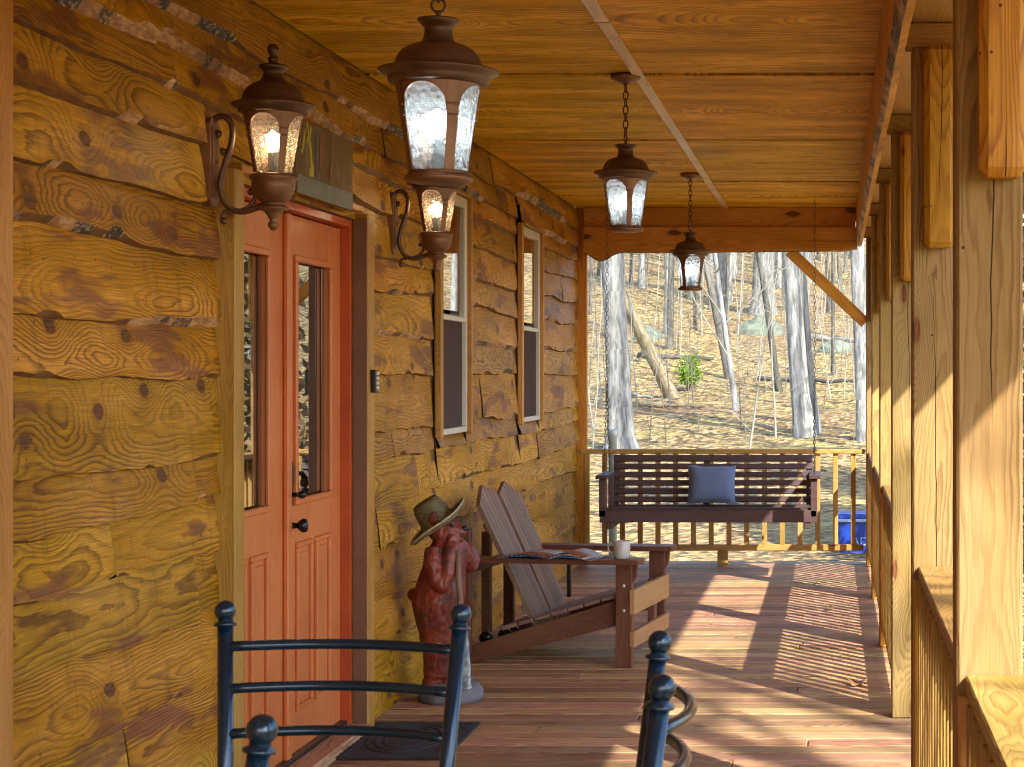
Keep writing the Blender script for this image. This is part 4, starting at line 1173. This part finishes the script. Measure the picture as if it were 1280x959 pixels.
for s in (-1, 1):
    m = MB(); m.box((s*(hw-.015), -.01, .775), (.085, .62, .028), grain=1); m.build('armrest', M['swing'], sw)
    m = MB(); m.box((s*(hw-.02), -.265, .62), (.05, .05, .28)); m.build('arm_post', M['swing'], sw)
    m = MB(); m.box((s*(hw-.03), .18, .63), (.04, .05, .26)); m.build('arm_post', M['swing'], sw)
    m = MB(); m.box((s*(hw-.07), -.02, .425), (.045, .52, .065)); m.build('side_rail', M['swing'], sw)
    m = MB()
    zt = CE-.01; top = (s*(hw-.02), 0, 1.55)
    chain(m, (s*(hw-.02), 0, zt), zt-1.45, link=.034, wire=.0019)
    for yy in (-.26, .24):
        a = Vector((s*(hw-.02), 0, 1.46)); b = Vector((s*(hw-.02), yy, .50)); n = 36
        d = (b-a)/n; rot = d.to_track_quat('Z', 'Y').to_matrix()
        for i in range(n):
            c = a+d*(i+.5); hl = d.length*.62; hwk = .007
            pts = []
            for kk in range(9):
                an = 2*math.pi*kk/8; u = Vector((0, hwk*math.sin(an), hl*math.cos(an))) if i % 2 else Vector((hwk*math.sin(an), 0, hl*math.cos(an)))
                pts.append(c+rot @ u)
            m.tube(pts, .0019, 4, caps=False)
    m.build('chain', M['black'], sw)

pl = thing('cushion', 'square blue grey cushion leaning on the porch swing', 'cushion', (-.925, 14.26, .695), 0)
m = MB(); N = 16; S = .185
for side in (-1, 1):
    base = len(m.v)
    for j in range(N+1):
        for i in range(N+1):
            u = -1+2*i/N; v = -1+2*j/N
            pinch = 1-.07*(1-(u*u)*(v*v))*0
            e = max(0, (1-u**4))*max(0, (1-v**4))
            x = S*u*(1-.06*(1-v*v)); z = S*v*(1-.06*(1-u*u))*.8
            m.v.append((x, side*(.07*e**.6+.003*pn(u*3, v*3, side)), z+.012*pn(u*2, 3, 1)*(v > .5)))
    for j in range(N):
        for i in range(N):
            q = [base+j*(N+1)+i, base+j*(N+1)+i+1, base+(j+1)*(N+1)+i+1, base+(j+1)*(N+1)+i]
            if side > 0: q.reverse()
            m.face(q, [(m.v[w][0], m.v[w][2]) for w in q], 0, True)
o = m.build('cushion_cover', M['fabric'], pl); o.rotation_euler.x = R(-14)

# ------------------------------------------------------------------ beyond the railing
bn = thing('blue_bin', 'bright blue plastic bin with pale lettering beyond the end railing', 'bin', (.46, 22.2, terrain(.46, 22.2)-.10))
m = MB()
def frustum(mm, x0, x1, y, z0, z1, tx, ty):
    pts = [(x0+tx, -y+ty, z0), (x1-tx, -y+ty, z0), (x1-tx, y-ty, z0), (x0+tx, y-ty, z0), (x0, -y, z1), (x1, -y, z1), (x1, y, z1), (x0, y, z1)]
    b = len(mm.v); mm.v.extend(pts)
    for f in ((3, 2, 1, 0), (4, 5, 6, 7), (0, 1, 5, 4), (1, 2, 6, 5), (2, 3, 7, 6), (3, 0, 4, 7)): mm.face([b+i for i in f], [(0, 0)]*4)
frustum(m, -.42, .55, .30, 0, .46, .04, .04); m.build('tub', M['blue'], bn)
m = MB(); m.box((.065, 0, .475), (1.02, .66, .035), bev=.012); m.build('rim', M['bluehi'], bn)
m = MB(); m.box((.065, 0, .52), (.94, .58, .06), bev=.025); m.build('lid', M['blue'], bn)
cu = bpy.data.curves.new('lettering', 'FONT'); cu.body = 'AD'; cu.size = .14; cu.extrude = .003; cu.align_x = 'LEFT'
to_ = bpy.data.objects.new('lettering', cu); COL.objects.link(to_)
dg = bpy.context.evaluated_depsgraph_get(); me = bpy.data.meshes.new_from_object(to_.evaluated_get(dg)); bpy.data.objects.remove(to_)
lt = bpy.data.objects.new('lettering', me); COL.objects.link(lt); me.materials.append(M['letter']); lt.parent = bn
lt.location = (-.25, -.294, .185); lt.rotation_euler = (R(95), 0, 0)

pp = thing('vent_pipe', 'pale blue white upright pipe standing behind the end railing', 'pipe', (-1.88, 16.0, -.8))
m = MB(); m.lathe([(0, 0), (.036, 0), (.036, 1.80), (.041, 1.80), (.041, 1.86), (.034, 1.86), (.030, 1.80), (.0, 1.80)], seg=24); m.build('tube', M['pipe'], pp)

# dry leaves blown onto the deck
leafspots = [(.12, 9.3, 'largest curled dry leaf on the deck inside the striped shadow'), (-.02, 12.2, 'dry brown leaf on the deck near the far striped shadow'), (-.12, 13.6, 'dry brown leaf on the deck near the end railing'),
             (-1.25, 13.0, 'small dark leaf on the deck beyond the lounge chair')]
for i, (x, y, lb) in enumerate(leafspots):
    m = MB(); n = 8; L = rng.uniform(.04, .06) if i else .085; Wd = L*.55; cu_ = rng.uniform(.15, .3)
    for a in range(n+1):
        t = a/n; w_ = Wd*math.sin(math.pi*min(1, t*.96+.03))**.8*(1+.25*math.sin(a*2.2))
        for b in (-1, -.5, 0, .5, 1):
            m.v.append((L*(t-.5)*2*.8, b*w_, .006+cu_*abs(b)**1.6*w_+.012*math.sin(t*3)+.003*pn(t*5, b, i)))
    for a in range(n):
        for b in range(4):
            q = [a*5+b, a*5+b+1, (a+1)*5+b+1, (a+1)*5+b]; m.face(q[::-1], [(0, 0)]*4, 0, True)
    o = m.build('dry_leaf', M['leafbrown']); sm_ = o.modifiers.new('t', 'SOLIDIFY'); sm_.thickness = .001
    o.location = (x, y, .002); o.rotation_euler.z = rng.uniform(0, 6); tag(o, lb, 'leaf', 'dry leaves on the deck')

# ------------------------------------------------------------------ trees
def wob(p0, p1, n, amp, sd):
    p0 = Vector(p0); p1 = Vector(p1); out = []
    for i in range(n+1):
        t = i/n; k_ = math.sin(math.pi*t)
        out.append(p0.lerp(p1, t)+Vector((amp*pn(t*2.3, sd), amp*pn(t*2.3, sd+9), amp*.3*pn(t*3, sd+5)))*k_)
    return out
def tree_mesh(sd, h, r0, top=(0, 0), first=.35, nbr=14, flare=1.5, fine=2, brlen=.28):
    r = random.Random(sd)
    tm = MB(); bm = MB()
    path = wob((0, 0, -.3), (top[0], top[1], h), 16, .05*h*.35, sd*3.1)
    rad = []
    for i in range(17):
        t = i/16; rad.append(r0*((1-t)**.85*.96+.03))
    # extra points near the base for the root flare
    z0 = path[0]; z1 = path[1]
    pts = [z0, z0.lerp(z1, .15+.3/h*2), z0.lerp(z1, .5), z1]+path[2:]
    rr = [r0*flare, r0*(1+(flare-1)*.55), r0*1.08, rad[1]]+rad[2:]
    tm.tube(pts, rr, 12, caps=False)
    nb = len(tm.v)
    for i in range(nb):                               # irregular trunk section
        v = tm.v[i]; ring = i//12
        c = pts[min(ring, len(pts)-1)]; d = Vector(v)-c
        a = math.atan2(d.y, d.x)
        s_ = 1+.10*math.sin(3*a+sd)*(1.8 if ring < 3 else .7)+.05*math.sin(5*a+sd*2+v[2])
        tm.v[i] = tuple(c+d*s_)
    def branch(p, d, l, rd, depth):
        n = 4; pts = [p]
        for i in range(n):
            d = (d+Vector((r.uniform(-.25, .25), r.uniform(-.25, .25), r.uniform(-.1, .28)))).normalized()
            pts.append(pts[-1]+d*l/n)
        bm.tube(pts, [rd*(1-.8*i/n) for i in range(n+1)], 5 if depth == 0 else 3, caps=False)
        if depth < fine:
            for q in range(3 if depth == 0 else 3):
                i = r.randint(1, n-1); dd = (pts[i+1]-pts[i]).normalized()
                nd = (dd+Vector((r.uniform(-1, 1), r.uniform(-1, 1), r.uniform(-.3, .8)))*.8).normalized()
                branch(pts[i].lerp(pts[i+1], r.random()), nd, l*r.uniform(.4, .65), rd*(1-.8*i/n)*.6, depth+1)
    for b in range(nbr):
        t = first+(1-first)*(b+r.random())/nbr
        i = min(15, int(t*16)); p = path[i].lerp(path[i+1], t*16-i)
        a = r.uniform(0, 6.28); up = r.uniform(.15, .9)
        branch(p, Vector((math.cos(a), math.sin(a), up)).normalized(), h*brlen*(1.15-t*.7)*r.uniform(.7, 1.2), max(.006, rad[i]*.38), 0)
    return tm, bm
def tree(name, label, x, y, h, r0, sd, mat, group=None, twig=None, **kw):
    t = thing(name, label, 'tree', (x, y, terrain(x, y)), 0, group)
    tm, bm = tree_mesh(sd, h, r0, **kw)
    tm.build('trunk', mat, t); bm.build('branches', twig or mat, t)
    return t
# trees seen one by one
tree('bare_tree', 'massive pale grey tree trunk with flared base, left behind the railing', -3.93, 35, 17, .24, 3, M['bark_grey'], top=(-.9, .5), flare=2.1, first=.4)
lt_ = tree('dead_tree', 'bare tan dead trunk leaning against the massive pale tree', -3.75, 45.5, 14, .17, 5, M['bark_tan'], top=(-7.2, -3.0), first=.7, nbr=4, flare=1.3)
tree('bare_tree', 'thicker grey trunk of the close pair right of centre', -.57, 37, 18, .20, 8, M['bark_grey'], top=(-1.9, .3), flare=1.35, first=.45)
tree('bare_tree', 'slimmer grey trunk of the close pair right of centre', -.34, 37.6, 17, .125, 12, M['bark_grey'], top=(-1.6, -.4), flare=1.3, first=.45)
tree('bare_tree', 'pale grey trunk at the right edge beside the corner post', .62, 36, 17, .17, 15, M['bark_grey'], top=(-.6, .5), flare=1.3, first=.45)
tree('bare_tree', 'broad whitish trunk standing high on the slope behind the pair', -2.55, 67, 19, .42, 21, M['bark_grey'], top=(.3, .5), flare=1.5, first=.4)
tree('bare_tree', 'fairly thick grey trunk upslope behind the far lantern', -4.1, 70, 19, .33, 23, M['bark_grey'], top=(.2, .5), flare=1.2, first=.4)
tree('bare_tree', 'dark thin crooked trunk leaning right of the green shrub', -2.72, 50, 11, .12, 26, M['bark_dark'], top=(-2.4, .5), flare=1.3, first=.25)
tree('bare_tree', 'thin dark straight trunk left of the far lantern', -4.95, 57, 13, .11, 28, M['bark_dark'], top=(-.2, .4), flare=1.2, first=.35)
tree('bare_tree', 'thin dark leaning trunk just left of the close pair', -1.32, 47, 12, .09, 31, M['bark_dark'], top=(-1.9, .4), flare=1.2, first=.3)
tree('bare_tree', 'thin pale crooked tree with low forks in the middle slope', -2.15, 42, 9, .075, 33, M['bark_grey'], top=(-1.2, .4), flare=1.1, first=.12, twig=M['twigpale'])
tree('bare_tree', 'very thin dark trunk at the far left beside the cabin corner', -5.2, 44, 13, .055, 35, M['bark_dark'], top=(.1, .3), flare=1.1, first=.4)
tree('bare_tree', 'very thin dark trunk between the close pair and the brace', .0, 50, 13, .06, 37, M['bark_dark'], top=(.1, .3), flare=1.1, first=.4)
# the wood on the upper hillside: five kinds, copied
protos = []
for i, (h, r0, mt, kw) in enumerate([(18, .12, 'bark_grey', dict(first=.35)), (17, .08, 'bark_grey', dict(first=.3, top=(.7, .4))), (15, .08, 'bark_dark', dict(first=.2, top=(-.6, .3))), (19, .165, 'bark_grey', dict(first=.4, top=(-.4, 0))), (12, .05, 'bark_dark', dict(first=.1, top=(.4, .2))), (14, .065, 'bark_grey', dict(first=.08, top=(.5, -.2), brlen=.3))]):
    protos.append(tree('forest_tree', 'x', 0, 0, h, r0, 50+i*7, M[mt], flare=1.3, **kw))
tr = random.Random(99); used = [False]*6
lab = ['sturdy bare grey tree among many on the wooded hillside', 'tall slim bare grey tree among many on the wooded hillside', 'thin dark bare tree among many on the wooded hillside', 'thick bare grey tree among many on the wooded hillside', 'spindly dark young tree among many on the wooded hillside', 'low branched pale young tree among many on the wooded hillside']
placed = [(-3.93, 35), (-.57, 37), (.62, 36), (-3.75, 47), (-2.15, 42)]
cnt = 0
def put(x, y, pi):
    global cnt
    p = protos[pi]
    t = p if not used[pi] else copy_tree(p)
    used[pi] = True
    t.location = (x, y, terrain(x, y)-.05); t.rotation_euler.z = tr.uniform(0, 6.28)
    sc_ = tr.uniform(.8, 1.2); t.scale = (sc_, sc_, tr.uniform(.9, 1.15))
    t['label'] = lab[pi]; t['group'] = lab[pi].split(' among')[0]+'s'
    placed.append((x, y)); cnt += 1
while cnt < 130:                                    # the wedge of hillside in view
    y = 58+48*tr.random()**.8
    x0 = -.135*y; x1 = .025*y
    x = tr.uniform(x0-1.5, x1+2.0)
    if all((x-a)**2+(y-b)**2 > 1.1 for a, b in placed): put(x, y, tr.choice([0, 1, 2, 2, 2, 3, 4, 4, 4, 5, 5]))
while cnt < 205:                                    # reflected in the panes, or beside the view
    y = tr.uniform(14, 95); x = tr.uniform(5, 45)
    if y < 30 and x < 9: continue
    if all((x-a)**2+(y-b)**2 > 3 for a, b in placed): put(x, y, tr.choice([0, 0, 1, 2, 3, 4, 5]))

while cnt < 217:                                    # right of the porch, shading the slope
    y = tr.uniform(19.5, 34); x = tr.uniform(2.6, 12)
    if all((x-a)**2+(y-b)**2 > 2 for a, b in placed): put(x, y, tr.choice([0, 0, 3, 1]))
# saplings and brush
sap = []
for i in range(4):
    t = thing('sapling', 'x', 'sapling', group='thin leafless saplings on the slope')
    tm, bm = tree_mesh(200+i*5, [2.6, 3.6, 2.0, 4.6][i], [.014, .02, .012, .024][i], top=(tr.uniform(-.8, .8), .2), first=.1, nbr=12, flare=1.1, fine=2, brlen=.30)
    tm.build('stem', M['twigpale' if i % 2 else 'twig'], t); bm.build('twigs', M['twigpale' if i % 2 else 'twig'], t); sap.append(t)
su = [False]*4
slab = ['small pale leafless sapling on the leafy slope', 'tall pale leafless sapling with fine twigs on the slope', 'low leafless sapling rising from the brown leaves', 'tallest thin leafless sapling in the hillside brush']
for i in range(130):
    y = 31+45*tr.random()**.8; x = tr.uniform(-.137*y-.5, .025*y+.8)
    j = tr.randrange(4); t = sap[j] if not su[j] else copy_tree(sap[j]); su[j] = True
    t.location = (x, y, terrain(x, y)); t.rotation_euler.z = tr.uniform(0, 6.28); t['label'] = slab[j]
    s_ = tr.uniform(.6, 1.2); t.scale = (s_, s_, s_); t['group'] = slab[j].split(' ')[0]+' leafless saplings on the slope'

def rock(label, x, y, sx, sy, sz, sd):
    m = MB(); m.sphere((0, 0, 0), 1, 22, 14)
    for i, v in enumerate(m.v):
        p = Vector(v); n_ = 1+.28*pn(p.x*1.3+sd, p.y*1.3, p.z*1.3)+.10*pn(p.x*4+sd, p.y*4, p.z*4)
        m.v[i] = (p.x*sx*n_, p.y*sy*n_, p.z*sz*n_)
    m.sm = [False]*len(m.sm)
    o = m.build('boulder', M['rock']); o.location = (x, y, terrain(x, y)+sz*-.1); o.rotation_euler.z = sd; tag(o, label, 'boulder')
rock('large pale green lichen boulder left of the trunk pair', -2.35, 62, .95, .8, .55, 1.3)
rock('small pale green boulder to the right under the brace', .05, 56, .55, .5, .35, 4.2)
rock('low grey boulder far up the slope at left', -5.9, 60, .6, .5, .35, 7.7)
def log(label, a, b, r_, mat, sd):
    a = Vector((*a, terrain(*a)+r_*.7)); b = Vector((*b, terrain(*b)+r_*.9)); n = 10; pts = []
    for i in range(n+1):
        q = a.lerp(b, i/n); q.z = max(q.z, terrain(q.x, q.y)+r_*.5); q.z += .05*pn(i*.6, sd); q.y += .3*pn(i*.4, sd+3); pts.append(q-a)
    m = MB(); m.tube(pts, [r_*(1-.5*i/n) for i in range(n+1)], 9)
    o = m.build('fallen_log', mat); o.location = a; tag(o, label, 'log')
log('pale fallen branch on the slope beside the massive tree', (-4.6, 43), (-2.9, 42.4), .07, M['bark_tan'], 2)
log('dark fallen log lying across the slope behind the shrub', (-5.6, 54), (-3.4, 53.2), .09, M['bark_dark'], 5)
log('long dark fallen log to the right of the slope', (-2.0, 49.0), (1.2, 47.0), .07, M['bark_dark'], 8)
log('thin grey fallen branch at the far left slope', (-5.4, 46), (-4.4, 45.4), .06, M['bark_grey'], 11)
log('weathered fallen log high on the right slope', (-1.2, 60), (1.5, 58.6), .12, M['bark_grey'], 14)

def leafy(name, label, cat, x, y, h, rad, nleaf, ls, mat, sd, stem=.02, shape='bush'):
    t = thing(name, label, cat, (x, y, terrain(x, y)))
    r = random.Random(sd); sm = MB(); lm = MB()
    ns = 10 if shape == 'bush' else 1
    if shape == 'bush':
        tips = []
        for i in range(ns):
            a = r.uniform(0, 6.28); tip = Vector((rad*.8*math.cos(a)*r.random(), rad*.8*math.sin(a)*r.random(), h*r.uniform(.5, 1)))
            sm.tube([(0, 0, -.05), tip*.5+Vector((0, 0, .05)), tip], [stem, stem*.7, stem*.3], 5); tips.append(tip)
        clumps = [(tp*r.uniform(.45, 1), rad*r.uniform(.18, .38)) for tp in tips for _ in range(4)]
    else:
        sm.tube([(0, 0, -.2), (0, 0, h)], [stem*2, stem*.3], 8); clumps = []
        for i in range(220):
            tt = .06+.92*r.random(); a = r.uniform(0, 6.28); q = rad*(1-tt)**.9*r.uniform(.35, 1)
            clumps.append((Vector((q*math.cos(a), q*math.sin(a), h*tt-.12*q)), .16*rad))
    for i in range(nleaf):
        c, cr_ = r.choice(clumps)
        p = c+Vector((r.gauss(0, 1), r.gauss(0, 1), r.gauss(0, .8)))*cr_*.6
        if p.z < .02: p.z = .02
        d = Vector((r.uniform(-1, 1), r.uniform(-1, 1), r.uniform(-.6, 1))).normalized(); u = d.orthogonal().normalized(); l = ls*r.uniform(.6, 1.3)
        b = len(lm.v); lm.v += [tuple(p-d*l*.5), tuple(p+u*l*.28), tuple(p+d*l*.5), tuple(p-u*l*.28)]
        lm.face([b, b+1, b+2, b+3], [(0, 0)]*4, 0, False, (r.random(), r.random()))
    sm.build('stems' if shape == 'bush' else 'trunk', M['twig'], t); lm.build('foliage', mat, t)
leafy('green_shrub', 'bright green leafy shrub beside the leaning dead trunk', 'shrub', -3.62, 46.5, .85, .52, 1700, .075, M['shrubleaf'], 4)
leafy('shade_tree', 'unseen tan leaved tree added to shade the ground by the bin, right of the porch corner', 'tree', 3.2, 20.2, 7.5, 2.6, 19000, .18, M['shadeleaf'], 9, .06, 'cone')  # added unseen shade caster; leaves tan so the door panes reflect tan
leafy('shade_tree', 'taller unseen tan leaved tree added to shade the ground, beyond the porch corner', 'tree', 5.6, 22.0, 8.0, 3.2, 22000, .2, M['shadeleaf'], 19, .07, 'cone')  # second added shade caster, unseen, widening the shadow behind the end railing
# bare trees on the sun side whose branches shade the deck
tree('bare_tree', 'bare tree on the sunny side behind the viewer, out of view', 6.75, -1.9, 14, .26, 77, M['bark_grey'], first=.3, nbr=24, top=(-.8, .8))
tree('bare_tree', 'second bare tree on the sunny side behind the viewer, out of view', 8.6, -3.4, 15, .24, 83, M['bark_grey'], first=.35, nbr=16)

# ------------------------------------------------------------------ light, sky, camera
S = Vector((1.0, -1.4, 1.2)).normalized()
sun = bpy.data.lights.new('sun', 'SUN'); sun.energy = 3.3; sun.angle = R(.55); sun.color = (1.0, .955, .83)
so = bpy.data.objects.new('sun', sun); COL.objects.link(so); so.rotation_euler = (-S).to_track_quat('-Z', 'Y').to_euler()
w = bpy.data.worlds.new('World'); scene.world = w; w.use_nodes = True
nt = w.node_tree; nt.nodes.clear()
sky = nt.nodes.new('ShaderNodeTexSky'); sky.sky_type = 'NISHITA'; sky.sun_disc = False
sky.sun_elevation = math.asin(S.z); sky.sun_rotation = math.atan2(S.x, S.y)
bg = nt.nodes.new('ShaderNodeBackground'); bg.inputs[1].default_value = .15
ou = nt.nodes.new('ShaderNodeOutputWorld'); nt.links.new(sky.outputs[0], bg.inputs[0]); nt.links.new(bg.outputs[0], ou.inputs[0])

cam = bpy.data.cameras.new('camera'); co = bpy.data.objects.new('camera', cam); COL.objects.link(co)
co.location = (0, 0, 1.55); co.rotation_euler = (R(90), 0, 0)
cam.sensor_width = 36; cam.lens = 36*2350/1280
cam.shift_x = -(1042-640)/1280; cam.shift_y = -(479.5-465)/1280
cam.clip_start = .1; cam.clip_end = 2000
cam.dof.use_dof = True; cam.dof.focus_distance = 8.6; cam.dof.aperture_fstop = 20
scene.camera = co
vs = scene.view_settings; vs.view_transform = 'Standard'; vs.look = 'None'; vs.exposure = 1.88; vs.gamma = 1; vs.use_curve_mapping = False
scene.render.engine = 'CYCLES'
cy = scene.cycles
cy.use_denoising = True; cy.filter_width = 1.1; cy.max_bounces = 10; cy.diffuse_bounces = 5; cy.glossy_bounces = 4; cy.transparent_max_bounces = 16; cy.transmission_bounces = 8
cy.sample_clamp_indirect = 6; cy.caustics_reflective = False; cy.caustics_refractive = False
